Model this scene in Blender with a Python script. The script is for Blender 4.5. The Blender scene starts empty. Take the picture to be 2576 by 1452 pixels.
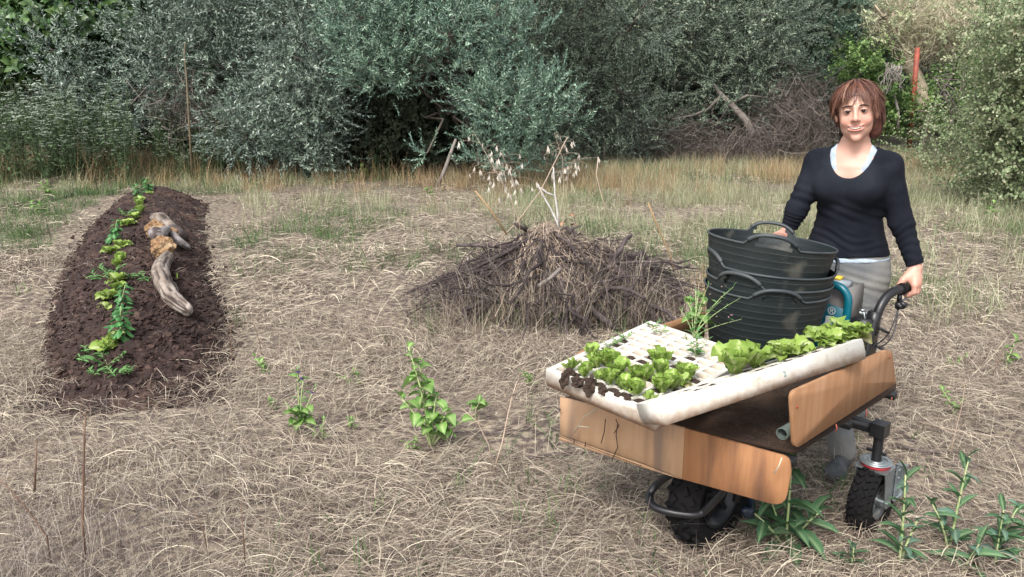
import bpy, bmesh, math, random
import numpy as np
from mathutils import Vector, Matrix, Euler
random.seed(7)
rng = np.random.default_rng(11)
sc = bpy.context.scene
PI = math.pi

# ------------------------------------------------------------------ camera, light, exposure
CAM_H, PITCH, FOC = 1.6, 0.253, 2022.0
cam = bpy.data.cameras.new('camera'); camo = bpy.data.objects.new('camera', cam)
sc.collection.objects.link(camo); sc.camera = camo
camo.location = (0, 0, CAM_H); camo.rotation_euler = (PI/2 - PITCH, 0, 0)
cam.sensor_width = 36; cam.lens = 36*FOC/2576; cam.clip_end = 500; cam.clip_start = .05
W_ = bpy.data.worlds.new('World'); sc.world = W_; W_.use_nodes = True
nt = W_.node_tree; nt.nodes.clear()
sky = nt.nodes.new('ShaderNodeTexSky'); sky.sky_type = 'NISHITA'; sky.sun_disc = False
SUN_EL, SUN_AZ = math.radians(50), math.radians(205)
sky.sun_elevation = SUN_EL; sky.sun_rotation = SUN_AZ; sky.dust_density = 3.0; sky.air_density = 1.0; sky.ozone_density = 1.0
hs = nt.nodes.new('ShaderNodeHueSaturation'); hs.inputs['Saturation'].default_value = .30
bg = nt.nodes.new('ShaderNodeBackground'); bg.inputs['Strength'].default_value = .15
wo = nt.nodes.new('ShaderNodeOutputWorld')
nt.links.new(sky.outputs[0], hs.inputs['Color']); nt.links.new(hs.outputs[0], bg.inputs[0]); nt.links.new(bg.outputs[0], wo.inputs[0])
sun = bpy.data.lights.new('sun', 'SUN'); sun.energy = 1.9; sun.angle = math.radians(16); sun.color = (1, .965, .92)
suno = bpy.data.objects.new('sun', sun); sc.collection.objects.link(suno)
sd = Vector((math.sin(SUN_AZ)*math.cos(SUN_EL), math.cos(SUN_AZ)*math.cos(SUN_EL), math.sin(SUN_EL)))
suno.rotation_euler = sd.to_track_quat('Z', 'Y').to_euler()
sc.view_settings.view_transform = 'Standard'; sc.view_settings.look = 'None'
sc.view_settings.exposure = 0.95; sc.view_settings.gamma = 1; sc.view_settings.use_curve_mapping = False
sc.cycles.max_bounces = 6; sc.cycles.transparent_max_bounces = 4; sc.cycles.use_denoising = True

# ------------------------------------------------------------------ helpers
def at(px, py, z=0.0, y=None):
    """a point of the place on the ray through picture point (2576 x 1452), at height z or at distance y"""
    c, s = math.cos(PITCH), math.sin(PITCH)
    a = (px-1288)/FOC; b = -(py-726)/FOC
    d = Vector((a, c+b*s, -s+b*c))
    t = (z-CAM_H)/d.z if y is None else y/d.y
    return Vector((0, 0, CAM_H)) + d*t

def tagp(o, label=None, cat=None, group=None, kind=None):
    if label: o['label'] = label
    if cat: o['category'] = cat
    if group: o['group'] = group
    if kind: o['kind'] = kind
    return o

def empty(name, loc=(0, 0, 0), label=None, cat=None, group=None, rz=0):
    o = bpy.data.objects.new(name, None); o.empty_display_size = .05
    sc.collection.objects.link(o); o.location = loc; o.rotation_euler = (0, 0, rz)
    return tagp(o, label, cat, group)

def mesh_np(name, V, F, mats=None, attrs=None, smooth=False, fm=None):
    """F: list of arrays (n,3)/(n,4)"""
    V = np.asarray(V, dtype=np.float32).reshape(-1, 3)
    if not isinstance(F, list): F = [F]
    F = [np.asarray(f, dtype=np.int32) for f in F if len(f)]
    me = bpy.data.meshes.new(name)
    me.vertices.add(len(V)); me.vertices.foreach_set('co', V.ravel())
    nl = sum(f.size for f in F); nf = sum(len(f) for f in F)
    me.loops.add(nl); me.loops.foreach_set('vertex_index', np.concatenate([f.ravel() for f in F]))
    tot = np.concatenate([np.full(len(f), f.shape[1], dtype=np.int32) for f in F])
    st = np.concatenate([[0], np.cumsum(tot)[:-1]]).astype(np.int32)
    me.polygons.add(nf); me.polygons.foreach_set('loop_start', st); me.polygons.foreach_set('loop_total', tot)
    if smooth: me.polygons.foreach_set('use_smooth', np.ones(nf, dtype=bool))
    if fm is not None: me.polygons.foreach_set('material_index', np.asarray(fm, dtype=np.int32))
    for m in (mats if isinstance(mats, (list, tuple)) else [mats]):
        if m: me.materials.append(m)
    for k, a in (attrs or {}).items():
        a = np.asarray(a, dtype=np.float32)
        if a.ndim == 1:
            at_ = me.attributes.new(k, 'FLOAT', 'POINT'); at_.data.foreach_set('value', a)
        elif a.shape[1] == 3:
            at_ = me.attributes.new(k, 'FLOAT_VECTOR', 'POINT'); at_.data.foreach_set('vector', a.ravel())
        else:
            at_ = me.attributes.new(k, 'FLOAT_COLOR', 'POINT'); at_.data.foreach_set('color', a.ravel())
    me.update(); me.validate()
    return me

def link(name, me, parent=None, label=None, cat=None, group=None, kind=None, loc=None, rot=None, scale=None):
    o = bpy.data.objects.new(name, me); sc.collection.objects.link(o)
    if parent is not None: o.parent = parent
    if loc is not None: o.location = loc
    if rot is not None: o.rotation_euler = rot
    if scale is not None: o.scale = (scale,)*3 if not hasattr(scale, '__len__') else scale
    return tagp(o, label, cat, group, kind)

class MB:
    """collects geometry for one mesh"""
    def __init__(s): s.V = []; s.Q = []; s.T = []; s.n = 0; s.R = []; s.cur = 0.5
    def add(s, V, Q=None, T=None, r=None):
        V = np.asarray(V, dtype=np.float64).reshape(-1, 3)
        if Q is not None and len(Q): s.Q.append(np.asarray(Q)+s.n)
        if T is not None and len(T): s.T.append(np.asarray(T)+s.n)
        s.V.append(V); s.n += len(V)
        s.R.append(np.full(len(V), s.cur) if r is None else np.broadcast_to(np.asarray(r, dtype=float), (len(V),)))
    def tube(s, P, r, n=8, cap=True, up=None, flat=1.0, twist=0):
        P = np.asarray(P, dtype=float); K = len(P); r = np.broadcast_to(np.asarray(r, dtype=float), (K,))
        T = np.gradient(P, axis=0); T /= np.linalg.norm(T, axis=1)[:, None]+1e-12
        u = np.array(up if up is not None else ([0, 0, 1] if abs(T[0][2]) < .9 else [1, 0, 0]), dtype=float)
        V = []
        for i in range(K):
            u = u - T[i]*u.dot(T[i]); u /= np.linalg.norm(u)+1e-12; w = np.cross(T[i], u)
            a = np.linspace(0, 2*PI, n, endpoint=False)+(PI/n if n == 4 else 0)+twist*i
            V.append(P[i]+r[i]*(np.cos(a)[:, None]*u*flat+np.sin(a)[:, None]*w))
        V = np.concatenate(V)
        i = np.arange(K-1)[:, None]*n; j = np.arange(n)[None]; k = (j+1) % n
        Q = np.stack([i+j, i+k, i+n+k, i+n+j], -1).reshape(-1, 4)
        T3 = []
        if cap:
            V = np.concatenate([V, P[:1], P[-1:]]); a, b = K*n, K*n+1
            T3 = [(a, (q+1) % n, q) for q in range(n)]+[(b, (K-1)*n+q, (K-1)*n+(q+1) % n) for q in range(n)]
        s.add(V, Q, T3); return s
    def box(s, c, sz, M=None, bev=0):
        sx, sy, sz_ = np.array(sz)/2.
        V = np.array([[x, y, z] for x in (-sx, sx) for y in (-sy, sy) for z in (-sz_, sz_)])
        if M is not None: V = V @ np.array(M).T
        s.add(V+np.array(c), [(0, 1, 3, 2), (4, 6, 7, 5), (0, 4, 5, 1), (2, 3, 7, 6), (0, 2, 6, 4), (1, 5, 7, 3)]); return s
    def slab(s, pts, o, ax, ay, th, bev=.0015):
        """outline pts (2D) in the plane o+ax*x+ay*y, thickness th along ax x ay, small bevel"""
        o = np.array(o, dtype=float); ax = np.array(ax, dtype=float); ay = np.array(ay, dtype=float); nz = np.cross(ax, ay)
        p = np.array(pts, dtype=float); n = len(p); c = p.mean(0)
        d = p-c; q = c+d*(1-bev/np.maximum(np.linalg.norm(d, axis=1), 1e-6))[:, None]
        L = [(q, 0), (p, bev), (p, th-bev), (q, th)]
        V = np.concatenate([o+a[:, :1]*ax+a[:, 1:]*ay+nz*h for a, h in L]+[[o+c[0]*ax+c[1]*ay], [o+c[0]*ax+c[1]*ay+nz*th]])
        j = np.arange(n); k = (j+1) % n
        Q = np.concatenate([np.stack([i*n+j, i*n+k, i*n+n+k, i*n+n+j], -1) for i in range(3)])
        T = [(4*n, k[i], j[i]) for i in range(n)]+[(4*n+1, 3*n+j[i], 3*n+k[i]) for i in range(n)]
        s.add(V, Q, T); return s
    def lathe(s, prof, n=24, M=None, o=(0, 0, 0), close=False):
        """prof: (r, z) list around local z"""
        pr = np.array(prof, dtype=float); K = len(pr); a = np.linspace(0, 2*PI, n, endpoint=False)
        V = np.stack([pr[:, :1]*np.cos(a), pr[:, :1]*np.sin(a), np.repeat(pr[:, 1:], n, 1)], -1).reshape(-1, 3)
        if M is not None: V = V @ np.array(M).T
        KK = K if close else K-1
        i = np.arange(KK)[:, None]*n; i2 = ((np.arange(KK)+1) % K)[:, None]*n; j = np.arange(n)[None]; k = (j+1) % n
        s.add(V+np.array(o), np.stack([i+j, i+k, i2+k, i2+j], -1).reshape(-1, 4)); return s
    def mesh(s, name, mat, smooth=False, attrs=None):
        A = {'rnd': np.concatenate(s.R)}; A.update(attrs or {})
        F = []
        if s.Q: F.append(np.concatenate(s.Q))
        if s.T: F.append(np.concatenate(s.T))
        return mesh_np(name, np.concatenate(s.V), F, mat, A, smooth)
    def obj(s, name, mat, parent=None, smooth=False, **k):
        return link(name, s.mesh(name, mat, smooth), parent, **k)

def frame_z(z, x=None):
    """rotation matrix whose local z is the given direction"""
    z = np.array(z, dtype=float); z /= np.linalg.norm(z)
    x = np.array(x if x is not None else ((0, 0, 1) if abs(z[2]) < .9 else (1, 0, 0)), dtype=float)
    x -= z*x.dot(z); x /= np.linalg.norm(x)
    return np.stack([x, np.cross(z, x), z], 1)

def auto_smooth(o, ang=40):
    me = o.data
    me.polygons.foreach_set('use_smooth', np.ones(len(me.polygons), dtype=bool))
    try: me.set_sharp_from_angle(angle=math.radians(ang))
    except Exception: pass
    return o

# ------------------------------------------------------------------ materials
def mat(name, col, col2=None, scale=6., rough=.7, bump=0., bscale=40., metal=0., attr=None, acol=None, trans=0., spec=.4,
        stretch=None, detail=4., back=None, col3=None, s3=1.5, t3=(.5, .62), objrnd=0., coord='Object', emit=None, coat=0.):
    m = bpy.data.materials.new(name); m.use_nodes = True; n = m.node_tree; N = n.nodes; L = n.links
    b = N['Principled BSDF']; b.inputs['Roughness'].default_value = rough; b.inputs['Metallic'].default_value = metal
    b.inputs['Specular IOR Level'].default_value = spec
    if coat: b.inputs['Coat Weight'].default_value = coat
    tc = N.new('ShaderNodeTexCoord'); src = tc.outputs[coord]
    if stretch:
        mp = N.new('ShaderNodeMapping'); mp.inputs['Scale'].default_value = stretch; L.new(src, mp.inputs[0]); src = mp.outputs[0]
    def rgb(c):
        r = N.new('ShaderNodeRGB'); r.outputs[0].default_value = (*c, 1); return r.outputs[0]
    def mix(f, a, b_, mode='MIX'):
        x = N.new('ShaderNodeMix'); x.data_type = 'RGBA'; x.blend_type = mode
        if hasattr(f, 'links'): L.new(f, x.inputs[0])
        else: x.inputs[0].default_value = f
        L.new(a, x.inputs[6]); L.new(b_, x.inputs[7]); return x.outputs[2]
    def noise(sc_, det=4., lo=.35, hi=.65):
        x = N.new('ShaderNodeTexNoise'); x.inputs['Scale'].default_value = sc_; x.inputs['Detail'].default_value = det; L.new(src, x.inputs[0])
        r = N.new('ShaderNodeMapRange'); r.inputs[1].default_value = lo; r.inputs[2].default_value = hi; L.new(x.outputs[0], r.inputs[0]); return r.outputs[0]
    c = rgb(col)
    if col2: c = mix(noise(scale, detail), c, rgb(col2))
    if col3: c = mix(noise(s3, 5., *t3), c, rgb(col3))
    if attr:
        a = N.new('ShaderNodeAttribute'); a.attribute_name = attr
        c = mix(a.outputs['Fac'], c, rgb(acol)) if acol else mix(1., c, a.outputs['Color'], 'MULTIPLY')
    if objrnd:
        oi = N.new('ShaderNodeObjectInfo'); r = N.new('ShaderNodeMapRange'); r.inputs[3].default_value = 1-objrnd; r.inputs[4].default_value = 1+objrnd
        L.new(oi.outputs['Random'], r.inputs[0]); hv = N.new('ShaderNodeHueSaturation'); L.new(r.outputs[0], hv.inputs['Value']); L.new(c, hv.inputs['Color']); c = hv.outputs[0]
    if back:
        g = N.new('ShaderNodeNewGeometry'); c = mix(g.outputs['Backfacing'], c, rgb(back))
    L.new(c, b.inputs['Base Color'])
    if bump:
        x = N.new('ShaderNodeTexNoise'); x.inputs['Scale'].default_value = bscale; x.inputs['Detail'].default_value = 5; L.new(src, x.inputs[0])
        bp = N.new('ShaderNodeBump'); bp.inputs['Strength'].default_value = bump; bp.inputs['Distance'].default_value = .01
        L.new(x.outputs[0], bp.inputs['Height']); L.new(bp.outputs[0], b.inputs['Normal'])
    if trans:
        t = N.new('ShaderNodeBsdfTranslucent'); L.new(c, t.inputs[0]); ms = N.new('ShaderNodeMixShader'); ms.inputs[0].default_value = trans
        L.new(b.outputs[0], ms.inputs[1]); L.new(t.outputs[0], ms.inputs[2]); L.new(ms.outputs[0], N['Material Output'].inputs[0])
    return m

# ------------------------------------------------------------------ vectorised strips and leaves
def nrm(a): return a/(np.linalg.norm(a, axis=-1, keepdims=True)+1e-12)

def ribbons(mb, P, Wd, S, r=None):
    """P (N,K,3) centre lines, Wd (N,K) half widths, S (N,3) side directions"""
    N, K, _ = P.shape
    V = np.stack([P-S[:, None]*Wd[..., None], P+S[:, None]*Wd[..., None]], 2).reshape(-1, 3)
    i = (np.arange(N)[:, None]*K+np.arange(K-1)[None]).reshape(-1)*2
    Q = np.stack([i, i+1, i+3, i+2], -1)
    rr = np.repeat(rng.random(N) if r is None else r, K*2)
    mb.add(V, Q, None, rr)

def leaves(mb, pos, d, up, L, Wd, fold=.25, droop=.15, r=None, mid=.45):
    """pointed folded leaves: 4 triangles each"""
    N = len(pos); d = nrm(d); s = nrm(np.cross(d, up)); u = np.cross(s, d)
    L = np.broadcast_to(L, (N,))[:, None]; Wd = np.broadcast_to(Wd, (N,))[:, None]
    c = pos+d*L*mid+u*L*.04; tip = pos+d*L-u*L*droop
    a = c+s*Wd+u*Wd*fold; b = c-s*Wd+u*Wd*fold
    V = np.stack([pos, a, c, b, tip], 1).reshape(-1, 3)
    i = np.arange(N)[:, None]*5
    T = np.concatenate([i+np.array([[0, 1, 2]]), i+np.array([[0, 2, 3]]), i+np.array([[1, 4, 2]]), i+np.array([[2, 4, 3]])])
    mb.add(V, None, T, np.repeat(rng.random(N) if r is None else r, 5))

def rdir(N, zlo=-1, zhi=1):
    z = rng.uniform(zlo, zhi, N); a = rng.uniform(0, 2*PI, N); q = np.sqrt(1-z*z)
    return np.stack([q*np.cos(a), q*np.sin(a), z], -1)

def leaf_mesh(name, m, L=.1, Wd=.04, nu=6, nv=4, prof=None, curl=.3, cup=.15, ruffle=0., rf=5, lob=0., mats=None, rib=False, twist=0., seed=0):
    """one leaf as a small curved sheet along +x, ribbed; 2*nu*nv triangles"""
    r = random.Random(seed)
    u = np.linspace(0, 1, nu+1); v = np.linspace(-1, 1, nv+1)
    prof = prof or (lambda t: math.sin(PI*min(1, t*.95+.05))**.8)
    V = []; R = []
    ph = r.uniform(0, 6)
    for t in u:
        w = Wd*prof(t)*(1+(lob*math.sin(t*PI*2*rf+ph) if lob else 0))
        for q in v:
            z = -curl*L*t*t + cup*abs(q)*w*2 + ruffle*abs(q)**2*math.sin(t*2*PI*rf*.5+ph+q*2)
            V.append((L*t*(1-.25*curl*t), q*w+ruffle*.5*math.sin(t*9+ph)*abs(q), z+twist*q*w*t)); R.append(1-abs(q))
    n = nv+1
    Q = [(i*n+j, (i+1)*n+j, (i+1)*n+j+1, i*n+j+1) for i in range(nu) for j in range(nv)]
    return mesh_np(name, V, np.array(Q), m, {'rnd': np.array(R)**6}, True)

# ------------------------------------------------------------------ scattering of countless small things
def scatter(name, protos, pts, rots, scales, mat_=None, label=None, cat=None, kind='stuff', parent=None):
    """one object: points carrying instances of the proto meshes"""
    n = len(pts)
    col = bpy.data.collections.new(name+'_forms')
    for i, p in enumerate(protos):
        o = bpy.data.objects.new('%s_form_%02d' % (name, i), p); col.objects.link(o)
    me = bpy.data.meshes.new(name); me.vertices.add(n); me.vertices.foreach_set('co', np.asarray(pts, dtype=np.float32).ravel())
    a = me.attributes.new('rot', 'FLOAT_VECTOR', 'POINT'); a.data.foreach_set('vector', np.asarray(rots, dtype=np.float32).ravel())
    a = me.attributes.new('siz', 'FLOAT', 'POINT'); a.data.foreach_set('value', np.asarray(scales, dtype=np.float32))
    a = me.attributes.new('pick', 'INT', 'POINT'); a.data.foreach_set('value', rng.integers(0, len(protos), n).astype(np.int32))
    g = bpy.data.node_groups.new(name, 'GeometryNodeTree')
    g.interface.new_socket('Geometry', in_out='INPUT', socket_type='NodeSocketGeometry')
    g.interface.new_socket('Geometry', in_out='OUTPUT', socket_type='NodeSocketGeometry')
    N = g.nodes; L = g.links
    gi = N.new('NodeGroupInput'); go = N.new('NodeGroupOutput')
    ip = N.new('GeometryNodeInstanceOnPoints'); ci = N.new('GeometryNodeCollectionInfo')
    ci.inputs['Collection'].default_value = col; ci.inputs['Separate Children'].default_value = True; ci.inputs['Reset Children'].default_value = True
    def na(nm, ty):
        x = N.new('GeometryNodeInputNamedAttribute'); x.data_type = ty; x.inputs['Name'].default_value = nm
        return [o for o in x.outputs if o.enabled and o.name == 'Attribute'][0]
    e2r = N.new('FunctionNodeEulerToRotation')
    L.new(gi.outputs[0], ip.inputs['Points']); L.new(ci.outputs[0], ip.inputs['Instance']); ip.inputs['Pick Instance'].default_value = True
    L.new(na('pick', 'INT'), ip.inputs['Instance Index']); L.new(na('rot', 'FLOAT_VECTOR'), e2r.inputs[0]); L.new(e2r.outputs[0], ip.inputs['Rotation'])
    L.new(na('siz', 'FLOAT'), ip.inputs['Scale']); L.new(ip.outputs[0], go.inputs[0])
    o = link(name, me, parent, label, cat, None, kind)
    md = o.modifiers.new('scatter', 'NODES'); md.node_group = g
    return o

def eul_from_dir(d, roll=None):
    """euler turning +z (growth axis of a sprig) to direction d"""
    d = nrm(np.asarray(d)); th = np.arccos(np.clip(d[:, 2], -1, 1)); ph = np.arctan2(d[:, 1], d[:, 0])
    roll = rng.uniform(0, 2*PI, len(d)) if roll is None else roll
    out = np.zeros((len(d), 3))
    ct, st, cp, sp, cr, sr = np.cos(th), np.sin(th), np.cos(ph), np.sin(ph), np.cos(roll), np.sin(roll)
    # R = Rz(ph) Ry(th) Rz(roll)
    r00 = cp*ct*cr-sp*sr; r10 = sp*ct*cr+cp*sr; r20 = -st*cr; r21 = st*sr; r22 = ct
    out[:, 0] = np.arctan2(r21, r22); out[:, 1] = np.arctan2(-r20, np.sqrt(r00**2+r10**2)); out[:, 2] = np.arctan2(r10, r00)
    return out

def vnoise(x, y, s, seed=0):
    """smooth value noise"""
    r = np.random.default_rng(seed).random((64, 64))
    X = np.asarray(x)*s+31.7; Y = np.asarray(y)*s+17.3
    i = np.floor(X).astype(int); j = np.floor(Y).astype(int); u = X-i; v = Y-j; u = u*u*(3-2*u); v = v*v*(3-2*v)
    g = lambda a, b: r[a % 64, b % 64]
    return (g(i, j)*(1-u)+g(i+1, j)*u)*(1-v)+(g(i, j+1)*(1-u)+g(i+1, j+1)*u)*v
# ------------------------------------------------------------------ setting
def mat_ramp(name, stops, rough=.6, trans=0., objrnd=.15, spec=.3, back=None, noise=None, bump=0.):
    """colour chosen along stops by the per-piece attribute rnd"""
    m = bpy.data.materials.new(name); m.use_nodes = True; n = m.node_tree; N = n.nodes; L = n.links
    b = N['Principled BSDF']; b.inputs['Roughness'].default_value = rough; b.inputs['Specular IOR Level'].default_value = spec
    a = N.new('ShaderNodeAttribute'); a.attribute_name = 'rnd'
    r = N.new('ShaderNodeValToRGB'); e = r.color_ramp.elements
    while len(e) > 1: e.remove(e[-1])
    e[0].position = stops[0][0]; e[0].color = (*stops[0][1], 1)
    for p, c in stops[1:]:
        x = e.new(p); x.color = (*c, 1)
    L.new(a.outputs['Fac'], r.inputs[0]); c = r.outputs[0]
    if noise:
        tc = N.new('ShaderNodeTexCoord'); x = N.new('ShaderNodeTexNoise'); x.inputs['Scale'].default_value = noise[0]; L.new(tc.outputs['Object'], x.inputs[0])
        mr = N.new('ShaderNodeMapRange'); mr.inputs[1].default_value = .4; mr.inputs[2].default_value = .62; L.new(x.outputs[0], mr.inputs[0])
        mx = N.new('ShaderNodeMix'); mx.data_type = 'RGBA'; L.new(mr.outputs[0], mx.inputs[0]); L.new(c, mx.inputs[6]); mx.inputs[7].default_value = (*noise[1], 1); c = mx.outputs[2]
    oi = N.new('ShaderNodeObjectInfo'); r2 = N.new('ShaderNodeMapRange'); r2.inputs[3].default_value = 1-objrnd; r2.inputs[4].default_value = 1+objrnd
    L.new(oi.outputs['Random'], r2.inputs[0]); hv = N.new('ShaderNodeHueSaturation'); L.new(r2.outputs[0], hv.inputs['Value']); L.new(c, hv.inputs['Color']); c = hv.outputs[0]
    if back:
        g = N.new('ShaderNodeNewGeometry'); mx = N.new('ShaderNodeMix'); mx.data_type = 'RGBA'; L.new(g.outputs['Backfacing'], mx.inputs[0]); L.new(c, mx.inputs[6]); mx.inputs[7].default_value = (*back, 1); c = mx.outputs[2]
    L.new(c, b.inputs['Base Color'])
    if trans:
        t = N.new('ShaderNodeBsdfTranslucent'); L.new(c, t.inputs[0]); ms = N.new('ShaderNodeMixShader'); ms.inputs[0].default_value = trans
        L.new(b.outputs[0], ms.inputs[1]); L.new(t.outputs[0], ms.inputs[2]); L.new(ms.outputs[0], N['Material Output'].inputs[0])
    return m

M_straw = mat_ramp('dry_straw', [(0, (.065, .045, .04)), (.3, (.18, .135, .112)), (.6, (.36, .295, .225)), (.85, (.49, .42, .32)), (1, (.62, .55, .42))], rough=.55, objrnd=.18)
M_gold = mat_ramp('golden_grass', [(0, (.2, .125, .065)), (.5, (.38, .26, .14)), (1, (.54, .42, .25))], objrnd=.2, trans=.15)
M_dgrass = mat_ramp('half_dry_grass', [(0, (.15, .165, .08)), (.35, (.32, .30, .18)), (.6, (.22, .29, .15)), (.8, (.40, .39, .26)), (1, (.54, .50, .36))], objrnd=.2, trans=.15)
M_green = mat_ramp('green_blades', [(0, (.045, .09, .03)), (.5, (.08, .15, .05)), (1, (.15, .22, .08))], objrnd=.25, trans=.2)
M_olive = mat_ramp('olive_leaves', [(0, (.05, .08, .055)), (.5, (.135, .185, .135)), (.85, (.26, .325, .26)), (1, (.41, .47, .40))], rough=.45, objrnd=.3, back=(.19, .25, .215), spec=.5)
M_olive_g = mat_ramp('green_olive_leaves', [(0, (.05, .095, .06)), (.5, (.13, .21, .145)), (.85, (.235, .335, .24)), (1, (.37, .47, .36))], rough=.42, objrnd=.25, back=(.17, .27, .215), spec=.5)
M_olive_d = mat_ramp('dull_olive_leaves', [(0, (.045, .068, .045)), (.5, (.12, .16, .11)), (.85, (.22, .27, .195)), (1, (.36, .38, .28))], rough=.5, objrnd=.3, back=(.13, .165, .13), spec=.4)
M_broad = mat_ramp('broad_leaves', [(0, (.02, .05, .014)), (.5, (.045, .105, .028)), (1, (.1, .17, .05))], rough=.4, objrnd=.3, trans=.15, spec=.5)
M_vine = mat_ramp('vine_leaves', [(0, (.06, .12, .035)), (.5, (.14, .24, .07)), (1, (.27, .37, .13))], rough=.45, objrnd=.25, trans=.25)
M_bramb = mat_ramp('bramble_leaves', [(0, (.10, .14, .065)), (.5, (.23, .29, .15)), (.85, (.36, .39, .25)), (1, (.44, .39, .27))], rough=.5, objrnd=.25, trans=.15)  # lightened and yellowed so the leaf colour carries sunlight on the right
M_wood = mat_ramp('shade_toned_scrub_leaves', [(0, (.02, .03, .018)), (.5, (.04, .055, .032)), (1, (.07, .085, .05))], objrnd=.3)  # very dark leaf colour stands in for shade in the gaps
M_far = mat_ramp('sun_toned_far_leaves', [(0, (.24, .29, .16)), (.5, (.42, .46, .28)), (1, (.64, .62, .42))], objrnd=.25, trans=.2)  # sunlight on the far trees is put into this pale colour
M_bark = mat('olive_bark', (.13, .11, .09), (.05, .042, .035), scale=14, rough=.9, bump=.6, bscale=30, stretch=(1, 1, .25))
M_twig = mat('dark_twigs', (.075, .055, .05), (.15, .12, .11), scale=9, rough=.85)
M_pale = mat('bleached_wood', (.30, .27, .24), (.19, .165, .15), scale=12, rough=.85, bump=.4, bscale=50, stretch=(1, 1, .3))
M_lichen = mat('sun_toned_lichen_bark', (.5, .42, .3), (.3, .25, .18), scale=10, rough=.9)  # lichen tone made pale and warm in place of sunlight

# ---- the ground: one sheet, rising to a hill behind the trees
def gheight(x, y):
    x = np.asarray(x, dtype=float); y = np.asarray(y, dtype=float)
    z = .035*(vnoise(x, y, .7, 3)-.5)*np.clip((y-1)/6, .3, 1)
    z = z + np.clip(y-24, 0, None)**1.15*.13
    z = z + np.clip(y-45, 0, None)*.12*vnoise(x, y, .03, 5)
    return z
gx = np.concatenate([np.linspace(-90, -12, 20), np.linspace(-11, 12, 116), np.linspace(13, 90, 20)])
gy = np.concatenate([np.linspace(-12, 0, 6), np.linspace(.4, 17, 110), np.linspace(18, 40, 22), np.linspace(44, 150, 22)])
X, Y = np.meshgrid(gx, gy); Z = gheight(X, Y)
n1 = len(gx); i = np.arange(len(gy)-1)[:, None]*n1; j = np.arange(n1-1)[None]
me = mesh_np('ground', np.stack([X, Y, Z], -1).reshape(-1, 3), np.stack([i+j, i+j+1, i+n1+j+1, i+n1+j], -1).reshape(-1, 4), None, None, True)
def ground_mat():
    m = mat('ground_litter', (.15, .115, .095), (.07, .05, .045), scale=2.2, rough=.95, bump=.8, bscale=60, col3=(.3, .25, .18), s3=22, t3=(.45, .6))
    n = m.node_tree; N = n.nodes; L = n.links; b = N['Principled BSDF']; src = b.inputs['Base Color'].links[0].from_socket
    tc = N.new('ShaderNodeTexCoord'); sp = N.new('ShaderNodeSeparateXYZ'); L.new(tc.outputs['Object'], sp.inputs[0])
    def band(lo, hi, prev, col, sock='Y'):
        mr = N.new('ShaderNodeMapRange'); mr.inputs[1].default_value = lo; mr.inputs[2].default_value = hi; L.new(sp.outputs[sock], mr.inputs[0])
        mx = N.new('ShaderNodeMix'); mx.data_type = 'RGBA'; L.new(mr.outputs[0], mx.inputs[0]); L.new(prev, mx.inputs[6]); mx.inputs[7].default_value = (*col, 1); return mx.outputs[2]
    c = band(11, 15, src, (.075, .065, .045)); c = band(44, 52, c, (.38, .34, .22))  # last band: pale beige puts sunlight into the far hill's colour
    L.new(c, b.inputs['Base Color']); return m
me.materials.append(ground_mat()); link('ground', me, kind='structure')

# ---- soil ridge (the planted bed)
edL = [at(95, 985), at(105, 860), at(140, 720), at(185, 640), at(240, 560), at(300, 505), at(345, 478)]
edR = [at(575, 950), at(580, 850), at(560, 770), at(530, 690), at(515, 620), at(515, 560), at(522, 520)]
eL = np.array([tuple(p)[:2] for p in edL]); eR = np.array([tuple(p)[:2] for p in edR])
tt = np.linspace(0, 1, len(eL))
def bed_edges(t):
    return (np.stack([np.interp(t, tt, eL[:, k]) for k in (0, 1)], -1), np.stack([np.interp(t, tt, eR[:, k]) for k in (0, 1)], -1))
def bed_point(t, s):
    """t along 0..1 from the near end, s across -1..1"""
    t = np.asarray(t, dtype=float); s = np.asarray(s, dtype=float); tc_ = np.clip(t, 0, 1)
    l, r = bed_edges(tc_); c = (l+r)/2; w = (r-l)/2
    ax = np.array([eL[-1]+eR[-1]-eL[0]-eR[0]])[0]; ax /= np.linalg.norm(ax)
    p = c+w*s[..., None]+(t-tc_)[..., None]*8.*ax
    endf = np.clip((t+.05)/.17, 0, 1)**.8*np.clip((1.03-t)/.09, 0, 1)**.7
    h = .30*(1-.42*np.clip(t, 0, 1))*np.clip(1-np.abs(s)**1.9, 0, 1)**.9*endf
    x, y = p[..., 0], p[..., 1]
    h = h*(1+.22*(vnoise(x, y, 1.8, 8)-.5))+(.055*(vnoise(x, y, 7, 9)-.5)+.04*(vnoise(x, y, 17, 10)-.5)+.03*(vnoise(x, y, 40, 12)-.5))*np.clip(h*14, 0, 1)
    return np.stack([x, y, h+np.where(h < .002, -.02, .004)], -1)
T_, S_ = np.meshgrid(np.linspace(-.05, 1.04, 420), np.linspace(-1.12, 1.12, 90), indexing='ij')
BV = bed_point(T_, S_); BV[..., 2] -= np.clip(np.abs(S_)-1, 0, 1)*.3
i = np.arange(419)[:, None]*90; j = np.arange(89)[None]
M_soil = mat('dark_soil', (.046, .026, .021), (.021, .013, .012), scale=7, rough=.95, bump=1., bscale=70, col3=(.075, .044, .033), s3=2.3, t3=(.5, .66))
me = mesh_np('soil_ridge', BV.reshape(-1, 3), np.stack([i+j, i+j+1, i+91, i+90], -1).reshape(-1, 4) if False else np.stack([i+j, i+j+1, i+j+91, i+j+90], -1).reshape(-1, 4), M_soil, None, True)
ridge = link('soil_ridge', me, label='long raised ridge of dark brown compost soil planted with a row of lettuce and basil', cat='garden bed')
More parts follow.
